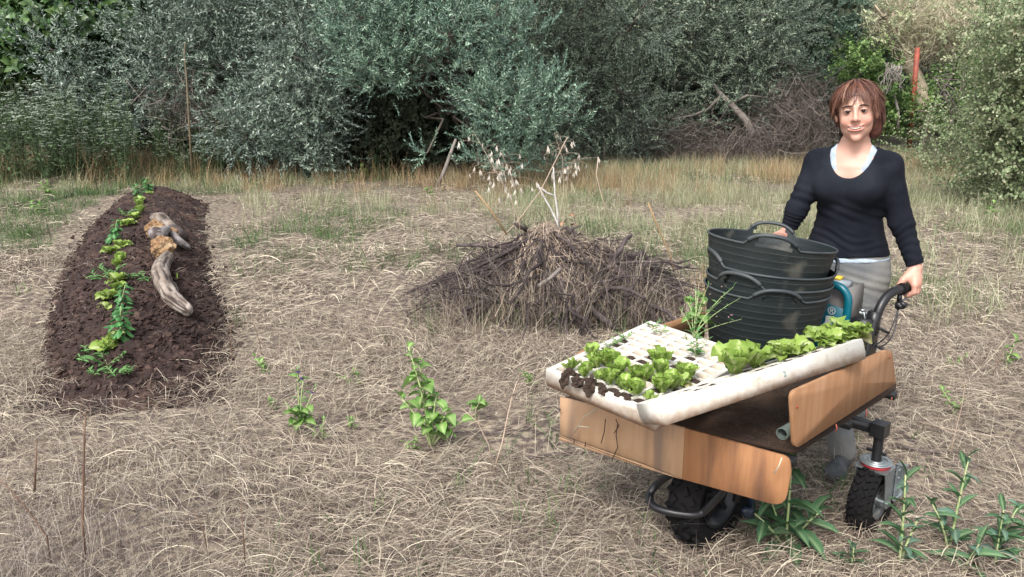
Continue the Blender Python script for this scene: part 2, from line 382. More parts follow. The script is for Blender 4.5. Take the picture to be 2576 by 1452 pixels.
# clods and chips on the ridge
def clod_mesh(name, m, sq=1., seed=0, n=1):
    r = np.random.default_rng(seed)
    bm = bmesh.new(); bmesh.ops.create_icosphere(bm, subdivisions=1, radius=1.)
    for v in bm.verts: v.co *= 1+.45*(r.random()-.5)
    for v in bm.verts: v.co.z *= .55*sq; v.co.x *= 1.3
    me = bpy.data.meshes.new(name); bm.to_mesh(me); bm.free(); me.materials.append(m)
    a = me.attributes.new('rnd', 'FLOAT', 'POINT'); a.data.foreach_set('value', np.full(len(me.vertices), r.random(), dtype=np.float32)); return me
M_clod = mat_ramp('soil_clods', [(0, (.018, .011, .010)), (.5, (.04, .024, .02)), (.85, (.065, .04, .032)), (1, (.12, .085, .07))], rough=.95, objrnd=.3)
nC = 15000; t = rng.uniform(0, 1.09, nC)**1.25-.05; t = np.where(rng.random(nC) < .5, t*.6, t); s = rng.uniform(-1.06, 1.06, nC)*np.where(rng.random(nC) < .12, 1.16, 1)
p = bed_point(t, s); p[:, 2] = np.maximum(p[:, 2], .0)+.001
scatter('soil_clods', [clod_mesh('clod', M_clod, .7, k) for k in range(6)], p, rng.uniform(0, 6.28, (nC, 3))*[.15, .15, 1], .004+.020*rng.random(nC)**3, label='loose dark crumbs and clods covering the soil ridge', cat='soil')

# ---- straw mat
def straw_patch(seed, n=400, R=.38, spread=.5, thick=1., zmax=.045, lift=.06):
    r = np.random.default_rng(seed); mb = MB()
    K = 5; a = np.where(r.random(n) < .55, r.normal(0, spread, n), r.uniform(0, PI, n))
    L = r.uniform(.035, .19, n)*r.uniform(.6, 1.2, n)+(r.random(n) < .03)*.13
    rr = R*np.sqrt(r.random(n)); th = r.uniform(0, 2*PI, n); c = np.stack([rr*np.cos(th), rr*np.sin(th), r.uniform(.004, zmax, n)], -1)
    tl = r.normal(0, lift, n); d = np.stack([np.cos(a), np.sin(a), tl], -1)
    sd_ = np.stack([-np.sin(a), np.cos(a), r.normal(0, .5, n)], -1); sd_ = nrm(sd_)
    u = np.linspace(-.5, .5, K)[None, :, None]
    bend = r.normal(0, .08, n)[:, None, None]*L[:, None, None]; kz = r.normal(.03, .05, n)[:, None, None]*L[:, None, None]
    P = c[:, None]+d[:, None]*L[:, None, None]*u+np.stack([-np.sin(a), np.cos(a), 0*a], -1)[:, None]*bend*(u*u-.1)*2+np.array([0, 0, 1.])*kz*(1-4*u*u)*2
    P[..., 2] = np.maximum(P[..., 2], .003)
    w = r.uniform(.00045, .00115, n)*thick
    w = w[:, None]*np.array([.7, 1, 1, .9, .5])[None]
    ribbons(mb, P, w, sd_, r.random(n)**.9)
    return mb.mesh('straw_patch', M_straw)
def flow(x, y): return (vnoise(x, y, .55, 21)-.5)*5.+.3
def rnd_view(n, y0, y1, pad=.6, pw=1.):
    y = y0+(y1-y0)*rng.random(n)**pw; hw = y*.66+pad; x = rng.uniform(-1, 1, n)*hw
    return x, y
prot = [straw_patch(k, thick=1.0) for k in range(14)]; protf = [straw_patch(600+k, n=110, thick=2.4, spread=.8, lift=.1, zmax=.06) for k in range(8)]
xs, ys = [], []
for (y0, y1, den) in ((1.7, 3.2, 34), (3.2, 5, 26), (5, 8, 17), (8, 12, 8), (12, 15, 5)):
    area = (y1-y0)*((y0+y1)*.66+1.2); x, y = rnd_view(int(area*den), y0, y1); xs.append(x); ys.append(y)
x = np.concatenate(xs); y = np.concatenate(ys)
dens = np.clip(vnoise(x, y, 2.1, 22)*1.7-.3, .16, 1)*np.where((y > 8.5), .75, 1); k = rng.random(len(x)) < dens; x, y = x[k], y[k]
cs_ = (eL+eR)/2; ctr = np.stack([np.interp(y, cs_[:, 1], cs_[:, 0])], -1)[:, 0]; hwid = np.interp(y, cs_[:, 1], (eR-eL)[:, 0]/2)
k = ~((np.abs(x-ctr) < hwid*.96) & (y > 4.05) & (y < cs_[-1, 1])); x, y = x[k], y[k]
rot = np.zeros((len(x), 3)); rot[:, 2] = flow(x, y)+rng.normal(0, .35, len(x)); rot[:, :2] = rng.normal(0, .035, (len(x), 2))
z = gheight(x, y)+.018*vnoise(x, y, 2.5, 30)*1.5-.006
ff = y < 5.2
scatter('straw', prot, np.stack([x, y, z], -1)[ff], rot[ff], rng.uniform(.8, 1.25, ff.sum()), label='trampled layer of pale dry straw covering the near clearing floor', cat='straw')
ff = ~ff
scatter('straw', protf, np.stack([x, y, z], -1)[ff], rot[ff], rng.uniform(.7, 1.3, ff.sum()), label='layer of pale dry straw on the far half of the clearing', cat='straw')
# a few loose stalks drifting over the edge of the ridge
prot2 = [straw_patch(100+k, n=5, R=.12, spread=1.5, zmax=.012, lift=.03) for k in range(6)]
n = 480; t = rng.uniform(-.0, 1.05, n)**1.3-.05; s = np.where(rng.random(n) < .72, rng.choice([-1, 1], n)*rng.uniform(.78, 1.08, n), rng.uniform(-.8, .8, n))
p = bed_point(t, s); p[:, 2] = np.maximum(p[:, 2], 0)+.008; rot = rng.normal(0, .12, (n, 3)); rot[:, 2] = rng.uniform(0, 6, n)
scatter('loose_straw', prot2, p, rot, rng.uniform(.5, 1., n), label='stray straws blown onto the dark soil ridge', cat='straw')
# bent stalks standing out of the mat, long loose stalks
def stalks(seed, n, h0, h1, lean, R, wd, m, K=5, bendy=.5):
    r = np.random.default_rng(seed); mb = MB()
    th = r.uniform(0, 2*PI, n); rr = R*np.sqrt(r.random(n)); c = np.stack([rr*np.cos(th), rr*np.sin(th), 0*th-.01], -1)
    H = r.uniform(h0, h1, n); a = r.uniform(0, 2*PI, n); ln = np.abs(r.normal(0, lean, n))
    u = np.linspace(0, 1, K)[None, :, None]; out = np.stack([np.cos(a), np.sin(a), 0*a], -1)[:, None]
    P = c[:, None]+H[:, None, None]*(np.array([0, 0, 1.])*(u-.25*bendy*u*u*ln[:, None, None])+out*(ln[:, None, None]*(u*.5+u*u*bendy)))
    w = (wd*r.uniform(.6, 1.2, n))[:, None]*np.linspace(1, .25, K)[None]
    b = a+r.normal(PI/2, .6, n); sd_ = np.stack([np.cos(b), np.sin(b), 0*b], -1)
    ribbons(mb, P, w, sd_, r.random(n)); return mb.mesh('stalk_tuft', m)
pr_dry = [stalks(200+k, 16, .08, .26, .9, .12, .0017, M_straw) for k in range(6)]
x, y = rnd_view(900, 1.9, 7.5); k = vnoise(x, y, .9, 41) > .5; x, y = x[k], y[k]
scatter('straw_stubble', pr_dry, np.stack([x, y, gheight(x, y)], -1), rng.normal(0, .15, (len(x), 3))+np.array([0, 0, 1.])*rng.uniform(0, 6, (len(x), 1)), rng.uniform(.35, .8, len(x)), label='short bent stubble poking out of the trampled straw', cat='straw')
# taller dry haze of stalks in the near left corner and under the cart's front
x = rng.normal(-1.45, .36, 240); y = rng.normal(2.25, .42, 240)
x = np.concatenate([x, rng.normal(.05, .18, 26), rng.normal(.32, .16, 16)]); y = np.concatenate([y, rng.normal(2.12, .12, 26), rng.normal(2.3, .2, 16)])
M_grst = mat_ramp('grey_stalks', [(0, (.06, .045, .04)), (.5, (.2, .165, .14)), (1, (.42, .37, .31))], objrnd=.2)
pr_h = [stalks(230+k, 14, .10, .30, .8, .14, .0012, M_grst, bendy=.8) for k in range(5)]
scatter('corner_stalks', pr_h, np.stack([x, y, 0*x], -1), np.array([0, 0, 1.])*rng.uniform(0, 6, (len(x), 1)), rng.uniform(.5, 1.15, len(x)), label='tangle of taller dry stalks in the near left corner', cat='dry grass')

# ---- standing grass: half dry over the field, golden along the trees, green patches
pr_g = [stalks(300+k, 30, .1, .3, .45, .16, .0028, M_dgrass) for k in range(8)]
pr_gold = [stalks(320+k, 26, .14, .42, .35, .15, .0026, M_gold) for k in range(6)]
pr_gr = [stalks(340+k, 26, .07, .24, .8, .13, .0032, M_green) for k in range(6)]
def inmound(x, y):
    c = np.interp(y, cs_[:, 1], cs_[:, 0]); h = np.interp(y, cs_[:, 1], (eR-eL)[:, 0]/2)
    return (np.abs(x-c) < h*1.05) & (y > 3.9) & (y < cs_[-1, 1]+.3)
def grass(name, pr, n, y0, y1, fn, s0, s1, label, cat='grass', x0=None, x1=None):
    x, y = rnd_view(n, y0, y1, 1.2)
    if x0 is not None: x = rng.uniform(x0, x1, n)
    k = (rng.random(n) < fn(x, y)) & ~inmound(x, y); x, y = x[k], y[k]
    scatter(name, pr, np.stack([x, y, gheight(x, y)-.01], -1), np.array([0, 0, 1.])*rng.uniform(0, 6.28, (len(x), 1))+rng.normal(0, .1, (len(x), 3)), rng.uniform(s0, s1, len(x)), label=label, cat=cat)
sm = lambda a, lo, hi: np.clip((a-lo)/(hi-lo), 0, 1)
edge = lambda x: np.where(x < 0, 7.4, 6.0)+.8*vnoise(x, x*0, .5, 50)
grass('field_grass', pr_g, 11500, 5.2, 19, lambda x, y: sm(y, edge(x)+.2*np.abs(x), edge(x)+3.4)*np.clip(vnoise(x, y, .8, 51)*1.6-.15, .1, 1)*np.where(x < 0, .38, 1.), .5, 1.15, 'half dry grey green grass growing across the far field')
grass('edge_grass', pr_gold, 6500, 9.5, 17.5, lambda x, y: np.exp(-((y-(12.6+.45*np.abs(x-.5)**.8))/1.3)**2)*np.clip(vnoise(x, y, .9, 52)*2.-.2, 0, 1), .4, 1.05, 'golden dry grass standing along the foot of the trees')
grass('green_patches', pr_gr, 4600, 5.6, 15, lambda x, y: (vnoise(x, y, .8, 53) > .53)*sm(y, 5.2, 8)*np.where(x < -3, 1., .55), .5, 1.2, 'low green grass patches among the straw')
grass('left_green', pr_gr, 1500, 11.5, 15, lambda x, y: 1.*(x < -5)*(vnoise(x, y, .7, 54) > .3), .7, 1.4, 'fresh green grass at the left edge of the clearing')
grass('right_dry_grass', pr_g, 1300, 5, 14, lambda x, y: sm(x, y*.34, y*.52)*np.clip(vnoise(x, y, 1, 55)*1.6-.2, 0, 1), .6, 1.3, 'loose dry grass beside the bramble hedge at right')
pr_sp = [stalks(360+k, 7, .04, .12, 1.2, .05, .0034, M_green) for k in range(5)]
grass('weed_sprouts', pr_sp, 3000, 2.2, 9, lambda x, y: (vnoise(x, y, 1.1, 56) > .6)*.8, .6, 1.5, 'tiny green sprouts coming up through the straw')

# ---- sprigs of foliage
def sprig(seed, m, n=24, L=.3, lo=.05, hi=.068, w=.0072, ang=.95, opp=True, droop=.1, bend=.3, stem=.002, mstem=None, tip=True, k0=.12):
    r = np.random.default_rng(seed); mb = MB()
    a = r.uniform(0, 6.28); bx = np.array([math.cos(a), math.sin(a), 0])*bend*L
    f = lambda t: np.stack([bx[0]*t*t, bx[1]*t*t, L*t], -1)
    t = np.repeat(np.linspace(k0, 1, n//2), 2) if opp else np.linspace(k0, 1, n)
    ph = np.where(np.arange(len(t)) % 2, PI, 0)+(np.arange(len(t))//2)*(PI/2+.2) if opp else np.arange(n)*2.4
    ph = ph+r.normal(0, .3, len(t)); el = ang-.45*t+r.normal(0, .15, len(t))
    d = np.stack([np.cos(ph)*np.sin(el), np.sin(ph)*np.sin(el), np.cos(el)], -1)
    ln = r.uniform(lo, hi, len(t))*(1-.25*t)
    leaves(mb, f(t), d, nrm(np.array([0, 0, 1.])+.3*rdir(len(t))), ln, w*r.uniform(.8, 1.15, len(t)), droop=droop, r=r.random(len(t)))
    mb.cur = .05; mb.tube(f(np.linspace(0, 1, 4)), np.linspace(stem, stem*.4, 4), 3, cap=False)
    return mb.mesh('sprig', m)
SP_ol = [sprig(k, M_olive, n=20, L=.34, lo=.065, hi=.09, w=.0098) for k in range(7)]
SP_og = [sprig(20+k, M_olive_g, n=22, L=.34, lo=.065, hi=.09, w=.0098) for k in range(7)]
SP_od = [sprig(40+k, M_olive_d, n=18, L=.34, lo=.06, hi=.088, w=.0098) for k in range(7)]
SP_br = [sprig(60+k, M_broad, n=9, L=.3, lo=.13, hi=.2, w=.055, ang=1.25, opp=False, droop=.3, stem=.005) for k in range(6)]
SP_vi = [sprig(80+k, M_vine, n=14, L=.35, lo=.06, hi=.1, w=.03, ang=1.2, opp=False, droop=.25) for k in range(6)]
SP_bb = [sprig(100+k, M_bramb, n=22, L=.45, lo=.035, hi=.06, w=.016, ang=1.15, opp=False, droop=.2, bend=.6) for k in range(6)]
SP_wd = [sprig(120+k, M_wood, n=16, L=.6, lo=.1, hi=.18, w=.035, ang=1.1, opp=False) for k in range(5)]
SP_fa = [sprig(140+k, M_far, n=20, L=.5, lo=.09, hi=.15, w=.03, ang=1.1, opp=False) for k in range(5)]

def crown_points(clumps, dens, up=.35, hang=0.):
    P = []; D = []
    for (c, r) in clumps:
        c = np.array(c); r3 = np.broadcast_to(np.asarray(r, dtype=float), (3,))
        n = int(dens*(r3.prod()**(2/3.))); d = rdir(n); q = rng.random(n)**.45
        lump = 1+.3*(vnoise(d[:, 0]*3+c[0], d[:, 2]*3+c[2], 1.3, 60)-.5)
        p = c+d*r3*(q*lump)[:, None]
        P.append(p); D.append(nrm(d+np.array([0, 0, up])+.45*rdir(n)-np.array([0, 0, hang])*(rng.random(n)[:, None] < .5)))
    return np.concatenate(P), np.concatenate(D)

def wig(a, b, n=6, s=.08, seed=None, sag=0.):
    a = np.array(a, dtype=float); b = np.array(b, dtype=float); L = np.linalg.norm(b-a); t = np.linspace(0, 1, n)[:, None]
    w = rng.normal(0, s*L, (n, 3))*np.sin(PI*t); return a+(b-a)*t+w+np.array([0, 0, sag*L])*np.sin(PI*t)

def tree(name, label, base, clumps, protos, dens=330, trunk_r=.11, stems=1, mbark=None, group=None, scale=(.8, 1.25), up=.35, hang=0., cat='olive tree', twigs=60, limb=True):
    root = empty(name, tuple(base), label, cat, group)
    B = np.array(base); mb = MB(); tops = []
    for k in range(stems):
        a = 2*PI*k/stems+rng.uniform(0, 1); off = np.array([math.cos(a), math.sin(a), 0])*(.0 if stems == 1 else .28)
        cc = clumps[rng.integers(len(clumps))][0]
        top = np.array([B[0]+off[0]*2+.25*(cc[0]-B[0]), B[1]+off[1]*2, rng.uniform(1.2, 1.7)])
        P = wig(B+off*(.6 if stems < 8 else 1.6)-np.array([0, 0, .1]), top, 8, .05)-B; rr = np.linspace(trunk_r, trunk_r*.6, 8)*(1 if stems == 1 else .55); rr[0] *= 1.35
        mb.tube(P, rr, 9); tops.append(top)
    mb.obj('trunk', mbark or M_bark, root, smooth=True)
    mb = MB()
    for (c, r) in clumps:
        c = np.array(c); s = tops[rng.integers(len(tops))]
        P = wig(s, c, 7, .06, sag=.06)-B; mb.tube(P, np.linspace(trunk_r*.42, .014, 7), 6)
        for q in range(4 if limb else 0):
            i = rng.integers(3, 7); e = P[i]+rdir(1, -.2, .9)[0]*np.mean(r)*1.05; mb.tube(wig(P[i], e, 4, .1), np.linspace(.014, .004, 4), 4, cap=False)
    mb.obj('limbs', mbark or M_bark, root, smooth=True)
    P, D = crown_points(clumps, dens, up, hang)
    scatter('crown', protos, P-B, eul_from_dir(D), rng.uniform(*scale, len(P)), kind='stuff', parent=root)
    return root

def cl(lst, y, r=.65, jit=.5, extra=None):
    out = []
    for q in lst:
        rr = (q[2] if len(q) > 2 else r)*rng.uniform(.85, 1.15); p = at(q[0], q[1], y=y+rng.uniform(-jit, jit)); out.append((tuple(p), (rr, rr*.9, rr*rng.uniform(.75, 1.05))))
    c = np.mean([o[0] for o in out], axis=0)
    for k in range(extra or 0):       # the part of the crown above and behind what the picture shows
        out.append(((c[0]+rng.uniform(-1.6, 1.6), c[1]+rng.uniform(.2, 1.8), rng.uniform(3., 4.9)), (.8, .8, .7)))
    return out

OL = 'old olive trees around the clearing'
tree('olive_tree', 'silvery olive tree with drooping grey green leaves behind the white flowering weeds at left', at(470, 372), cl([(150, 130, .6), (260, 90), (380, 60), (300, 170), (420, 150), (510, 90), (620, 40), (480, 210, .55), (560, 170), (660, 120), (230, 215, .5), (170, 200, .5), (380, 235, .5), (700, 30), (540, 30), (250, 290, .42), (330, 265, .42), (640, 190, .5), (275, 340, .35)], 14.6, .72, .6, 8), SP_ol, 370, .14, group=OL)
tree('olive_tree', 'dense olive tree hanging to the ground between the thin pole and the dark hollow', at(740, 392), cl([(700, 220), (790, 270), (760, 150), (830, 90), (740, 40), (800, 350, .55), (640, 290, .5), (700, 340, .55), (760, 390, .5), (850, 190, .45), (880, 30), (620, 350, .4), (560, 320, .4), (740, 300, .6), (820, 290, .4), (800, 425, .35)], 13.4, .62, .5, 6), SP_ol, 430, .12, group=OL, hang=.5)
tree('olive_tree', 'bright blue green olive with leafy new shoots and dark bare stems, in the centre', at(1040, 425), cl([(880, 100, .42), (950, 150, .5), (1020, 110, .45), (1080, 130, .4), (930, 175, .4), (1010, 190, .36), (1000, 60, .45), (1140, 90, .4), (1210, 180, .48), (1290, 200, .5), (1370, 240, .45), (1260, 270, .5), (1340, 300, .42), (1215, 265, .40), (1420, 290, .32), (1300, 350, .36), (1220, 350, .4), (1310, 90, .42), (1250, 40, .45), (1150, 20, .5), (1075, 385, .16), (1290, 410, .28), (1370, 400, .25), (1200, 410, .2), (900, 40, .45)], 12.2, .45, .45, 8), SP_og, 470, .085, stems=10, group=OL, scale=(.75, 1.15), up=.8)
tree('olive_tree', 'shaded dull olive tree right of the bright central one, half hidden by it', at(1480, 400), cl([(1080, 20), (1350, 20), (1450, 50), (1500, 140), (1560, 230), (1470, 330, .6), (1590, 60), (1520, 400, .4), (1400, 120), (1600, 310, .6), (1540, 350, .5), (1440, 220), (1420, 390, .4)], 15.6, .8, .5, 8), SP_od, 380, .14, group=OL, hang=.4)
tree('olive_tree', 'wide dark olive tree over the fallen pale trunk, left of the woman', at(1800, 372), cl([(1640, 20), (1700, 110), (1760, 30), (1820, 120), (1680, 210), (1900, 60), (1780, 200, .7), (1640, 300, .6), (1700, 310, .55), (1890, 170), (1600, 180), (1580, 340, .5), (1950, 40), (1960, 150, .7), (1720, 370, .4), (1900, 260, .5), (1640, 380, .4), (1790, 290, .4)], 17.4, .95, .6, 8), SP_od, 390, .16, group=OL, hang=.4)
tree('olive_tree', 'far greener olive tree directly behind the woman with small soft leaves', at(2060, 345), cl([(2020, 60), (2080, 150), (1990, 180), (2150, 100), (2130, 200, .7), (2060, 240, .6), (2160, 30), (2050, 10), (2210, 160, .6), (2180, 250, .5), (1950, 250, .6), (2230, 60, .6)], 21, 1.05, .7, 6), SP_og, 420, .16, group=OL, scale=(1., 1.5))
tree('fig_tree', 'dark fig tree with large glossy leaves in the top left corner', at(60, 345), cl([(40, 40), (120, 70), (200, 40), (60, 120, .5), (150, 20), (240, 90, .5), (0, 90), (290, 20), (130, 130, .4), (-80, 60), (-60, 160, .6), (20, 170, .35)], 15.2, .75, .5, 6), SP_br, 260, .12, group=None, cat='fig tree')
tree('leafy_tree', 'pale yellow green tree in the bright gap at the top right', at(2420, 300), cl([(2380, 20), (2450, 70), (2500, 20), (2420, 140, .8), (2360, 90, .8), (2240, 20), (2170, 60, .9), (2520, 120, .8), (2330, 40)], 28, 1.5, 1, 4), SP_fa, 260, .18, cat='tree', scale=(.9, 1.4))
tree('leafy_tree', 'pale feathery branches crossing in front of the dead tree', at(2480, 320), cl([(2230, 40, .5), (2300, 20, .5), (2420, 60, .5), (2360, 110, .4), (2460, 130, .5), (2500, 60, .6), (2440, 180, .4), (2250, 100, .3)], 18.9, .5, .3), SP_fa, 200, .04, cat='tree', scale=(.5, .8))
tree('vine_bush', 'mound of bright green vine leaves right of the red post', at(2400, 330), cl([(2390, 240, .4), (2430, 215, .4), (2410, 275, .35), (2460, 250, .4), (2490, 210, .4), (2370, 300, .25), (2450, 290, .35)], 17, .5, .3), SP_vi, 560, .04, cat='bush')
tree('vine_bush', 'bright leafy climber below the bleached twigs behind the woman\'s head', at(2230, 330), cl([(2170, 190, .35), (2215, 165, .3), (2255, 290, .35), (2245, 245, .25), (2215, 240, .3), (2262, 315, .25), (2150, 150, .35)], 18, .45, .3), SP_vi, 520, .04, cat='bush')
brb = [(2610, 40, .4), (2610, 120, .4), (2600, 190, .4), (2600, 240, .35), (2600, 300, .5), (2565, 340, .4), (2555, 400, .35), (2590, 400, .5), (2560, 470, .35), (2590, 500, .4), (2535, 440, .15), (2560, 560, .3), (2600, 90, .6), (2620, 250, .8), (2620, 450, .8)]
tree('bramble_hedge', 'tall bramble hedge with small dull leaves along the right edge', at(2560, 520), cl(brb, 10.2, .5, .5, 0), SP_bb, 620, .03, cat='hedge', mbark=M_twig, up=.1, hang=.5)
brb = [(2480, 330, .35), (2440, 365, .3), (2520, 300, .35), (2360, 375, .25), (2470, 400, .3), (2545, 180, .5), (2550, 90, .5), (2320, 370, .25), (2380, 330, .4)]
tree('bramble_hedge', 'lower grey green brambles between the hedge and the path gap', at(2430, 400), cl(brb, 14, .5, .5, 0), SP_bb, 560, .03, cat='hedge', mbark=M_twig, up=.2)

# far wood and scrub closing the gaps
n = 15000; x = rng.uniform(-30, 26, n); y = rng.uniform(18.5, 27, n); z = rng.random(n)*(3.0+5*vnoise(x, y, .25, 70))*np.where(x > 8.5, .25, 1.)+gheight(x, y)
k = ~((x > 7.5) & (x < 13) & (y < 24)); x, y, z = x[k], y[k], z[k]
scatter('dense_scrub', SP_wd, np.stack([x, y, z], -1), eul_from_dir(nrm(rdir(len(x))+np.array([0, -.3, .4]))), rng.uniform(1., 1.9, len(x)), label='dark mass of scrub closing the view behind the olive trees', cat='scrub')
n = 9000; x = rng.uniform(2, 40, n); y = rng.uniform(29, 62, n); z = rng.random(n)**1.4*3.5*vnoise(x, y, .2, 71)+gheight(x, y)
scatter('far_wood', SP_fa, np.stack([x, y, z], -1), eul_from_dir(nrm(rdir(n)+np.array([0, 0, .5]))), rng.uniform(1.5, 2.8, n), label='wood on the slope far beyond the gap, its sunlight painted into pale leaves', cat='woodland')

# white flowering weeds at the left, under the trees
M_umb = mat_ramp('umbel_weed', [(0, (.04, .07, .03)), (.6, (.1, .15, .07)), (.79, (.2, .19, .1)), (.8, (.28, .33, .26)), (1, (.46, .52, .43))], objrnd=.12)
def umbel(seed):
    r = np.random.default_rng(seed); mb = MB()
    for s in range(3):
        a = r.uniform(0, 6.28); H = r.uniform(.6, 1.05); top = np.array([math.cos(a)*.2, math.sin(a)*.2, H]); mb.cur = .35
        mb.tube(wig((0, 0, 0), top, 5, .03), np.linspace(.004, .002, 5), 3, cap=False)
        for b in range(5):
            q = top*r.uniform(.55, .95); e = q+np.array([r.normal(0, .1), r.normal(0, .1), r.uniform(.05, .2)]); mb.cur = .4
            mb.tube(np.stack([q, (q+e)/2+[0, 0, .01], e]), .0016, 3, cap=False)
            for c in range(6):
                o = e+np.array([r.normal(0, .016), r.normal(0, .016), r.uniform(-.004, .004)]); mb.cur = r.uniform(.8, 1); mb.box(o, (.012, .012, .004))
        t = r.uniform(.1, .85, 12); pp = top*t[:, None]+r.normal(0, .03, (12, 3))
        leaves(mb, pp, rdir(12, -.2, .6), np.array([0, 0, 1.]), r.uniform(.06, .13, 12), .018, r=r.uniform(0, .6, 12))
    return mb.mesh('umbel', M_umb)
UM = [umbel(k) for k in range(6)]
pts = []
for (p0, p1, ya, yb, nn) in ((-60, 330, 12.7, 14.3, 110), (330, 700, 13.2, 14.6, 60)):
    for q in range(nn):
        y = rng.uniform(ya, yb); px = rng.uniform(p0, p1); pts.append((at(px, 400, y=y)[0], y, 0.))
pts = np.array(pts); pts[:, 2] = gheight(pts[:, 0], pts[:, 1])
scatter('flowering_weeds', UM, pts, np.array([0, 0, 1.])*rng.uniform(0, 6, (len(pts), 1)), rng.uniform(.55, 1.3, len(pts))*np.where(pts[:, 0] < -6, 1.25, .95), label='bank of tall white flowered umbel weeds under the left trees', cat='weeds')
grass('tall_weeds', [stalks(370+k, 14, .3, .75, .5, .2, .003, M_gold) for k in range(5)]+[stalks(380+k, 20, .25, .6, .4, .15, .0035, M_green) for k in range(2)], 900, 12.2, 14., lambda x, y: 1.*(x < -1.6)*np.clip(vnoise(x, y, 1.6, 57)*3.2-1.3, 0, 1)*np.where(x < -4, 1, .3), .45, 1.15, 'tall half dry weeds along the foot of the left trees')
P, D = crown_points([(tuple(at(a, b, y=14.4+rng.uniform(-.3, .6))), r) for a, b, r in ((960, 330, .6), (1040, 340, .6), (1120, 330, .6), (900, 370, .5), (1000, 390, .5), (1090, 400, .5), (1160, 370, .5), (960, 250, .5), (1100, 260, .5), (870, 330, .5), (1200, 380, .4))], 420)  # dark clumps added behind the stems so the hollow looks shaded
scatter('shaded_undergrowth', SP_wd, P, eul_from_dir(D), rng.uniform(.5, .9, len(P)), label='dark leaf clumps added as shade in the hollow behind the bare stems', cat='undergrowth')
# climbing greens inside the left gap
n = 1300; c = [at(x_, y_, y=14.9) for x_, y_ in ((520, 190), (450, 260), (560, 250), (420, 320), (620, 300))]
P, D = crown_points([((p.x, p.y+.5, p.z), .6) for p in c], 480)
scatter('hollow_vines', SP_br+SP_vi[:2], P, eul_from_dir(D), rng.uniform(.4, .7, len(P)), label='green climbing leaves filling the hollow behind the thin pole', cat='climber')

# dry brush: brown twig thickets
M_brush = mat_ramp('dry_brush', [(0, (.04, .034, .032)), (.5, (.10, .08, .072)), (1, (.24, .20, .17))], objrnd=.2)
def twig_patch(seed, n=40, R=.35, L=.5, w=.003, m=None):
    r = np.random.default_rng(seed); mb = MB(); d = rdir(n); d[:, 2] = np.abs(d[:, 2])*.6-.1; c = r.normal(0, R*.6, (n, 3)); u = np.linspace(-.5, .5, 5)[None, :, None]
    P = c[:, None]+d[:, None]*L*u+r.normal(0, .1*L, (n, 1, 3))*(u*u)*3
    ribbons(mb, P, np.full((n, 5), w)*np.linspace(1, .4, 5)*r.uniform(.5, 1.3, (n, 1)), nrm(np.cross(d, rdir(n))), r.random(n)); return mb.mesh('twig_patch', m or M_brush)
TW = [twig_patch(k) for k in range(6)]
def brush(name, label, cls, dens):
    P, D = crown_points(cls, dens); scatter(name, TW, P, eul_from_dir(D), rng.uniform(.7, 1.4, len(P)), label=label, cat='brush')
brush('dry_brush', 'tangled heap of dead brown twigs under the olives just left of the woman', cl([(1965, 270, .5), (2030, 280, .5), (1990, 330, .5), (1920, 355, .4), (2060, 340, .45), (2040, 225, .3), (1860, 380, .3), (1960, 375, .4)], 16.6, .7, .4), 80)
brush('dry_brush', 'reddish brown dead undergrowth beneath the right olives', cl([(1850, 385, .5), (1780, 390, .45), (1700, 385, .5), (1600, 385, .5), (1530, 380, .4), (1900, 385, .5)], 16.6, .5, .3), 130)
brush('dry_brush', 'bare brown twigs inside the left olive above the weeds', cl([(430, 260, .5), (500, 290, .45), (640, 350, .4), (600, 380, .3)], 13.9, .5, .3), 60)

# fallen trunk and bare boughs
r_ = empty('fallen_tree', tuple(at(1885, 350)), 'pale dead trunk leaning out of the dark olive left of the woman', 'dead trunk'); B = np.array(at(1885, 350))
mb = MB(); M_pale2 = mat('shade_toned_dead_wood', (.2, .175, .15), (.12, .1, .09), scale=12, rough=.85, bump=.4)  # darker copy of the bleached wood, shade put into its colour
P = np.array([tuple(at(*q, y=16.4+.1*k)) for k, q in enumerate([(1895, 345), (1878, 305), (1860, 285), (1838, 262), (1815, 240), (1795, 212)])])-B
mb.tube(P, [.08, .075, .07, .06, .05, .03], 8); mb.obj('trunk', M_pale2, r_, smooth=True)
for pts in ([(1815, 240), (1780, 275), (1745, 290), (1690, 300)], [(1838, 262), (1880, 240), (1930, 246)]):
    mb = MB(); P = np.array([tuple(at(*q, y=16.7)) for q in pts])-B; mb.tube(P, np.linspace(.035, .012, len(P)), 6); mb.obj('bough', M_pale2, r_, smooth=True)
# dead, lichen covered tree, top right; warm sunlight is painted into its pale tone
B = np.array(at(2300, 320)); r_ = empty('dead_tree', tuple(B), 'bare dead tree with lichen covered boughs toned pale for sunlight, above the red post', 'dead tree')
def bough(pts, r0, r1, y, m, root, name='bough', n=7):
    P = np.array([tuple(at(*q, y=y)) for q in pts]); P = P+rng.normal(0, .015, P.shape); mb = MB(); mb.tube(P-B, np.linspace(r0, r1, len(P)), n); return mb.obj(name, m, root, smooth=True)
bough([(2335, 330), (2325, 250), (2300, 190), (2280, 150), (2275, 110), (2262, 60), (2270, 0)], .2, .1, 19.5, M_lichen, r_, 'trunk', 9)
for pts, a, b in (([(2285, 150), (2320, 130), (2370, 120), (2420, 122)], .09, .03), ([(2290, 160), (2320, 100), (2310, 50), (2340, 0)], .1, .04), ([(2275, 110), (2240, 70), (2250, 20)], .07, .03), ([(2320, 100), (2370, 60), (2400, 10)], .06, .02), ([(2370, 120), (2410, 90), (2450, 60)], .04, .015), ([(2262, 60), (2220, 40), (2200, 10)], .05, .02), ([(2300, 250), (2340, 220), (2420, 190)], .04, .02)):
    bough(pts, a, b, 19.5, M_lichen, r_)
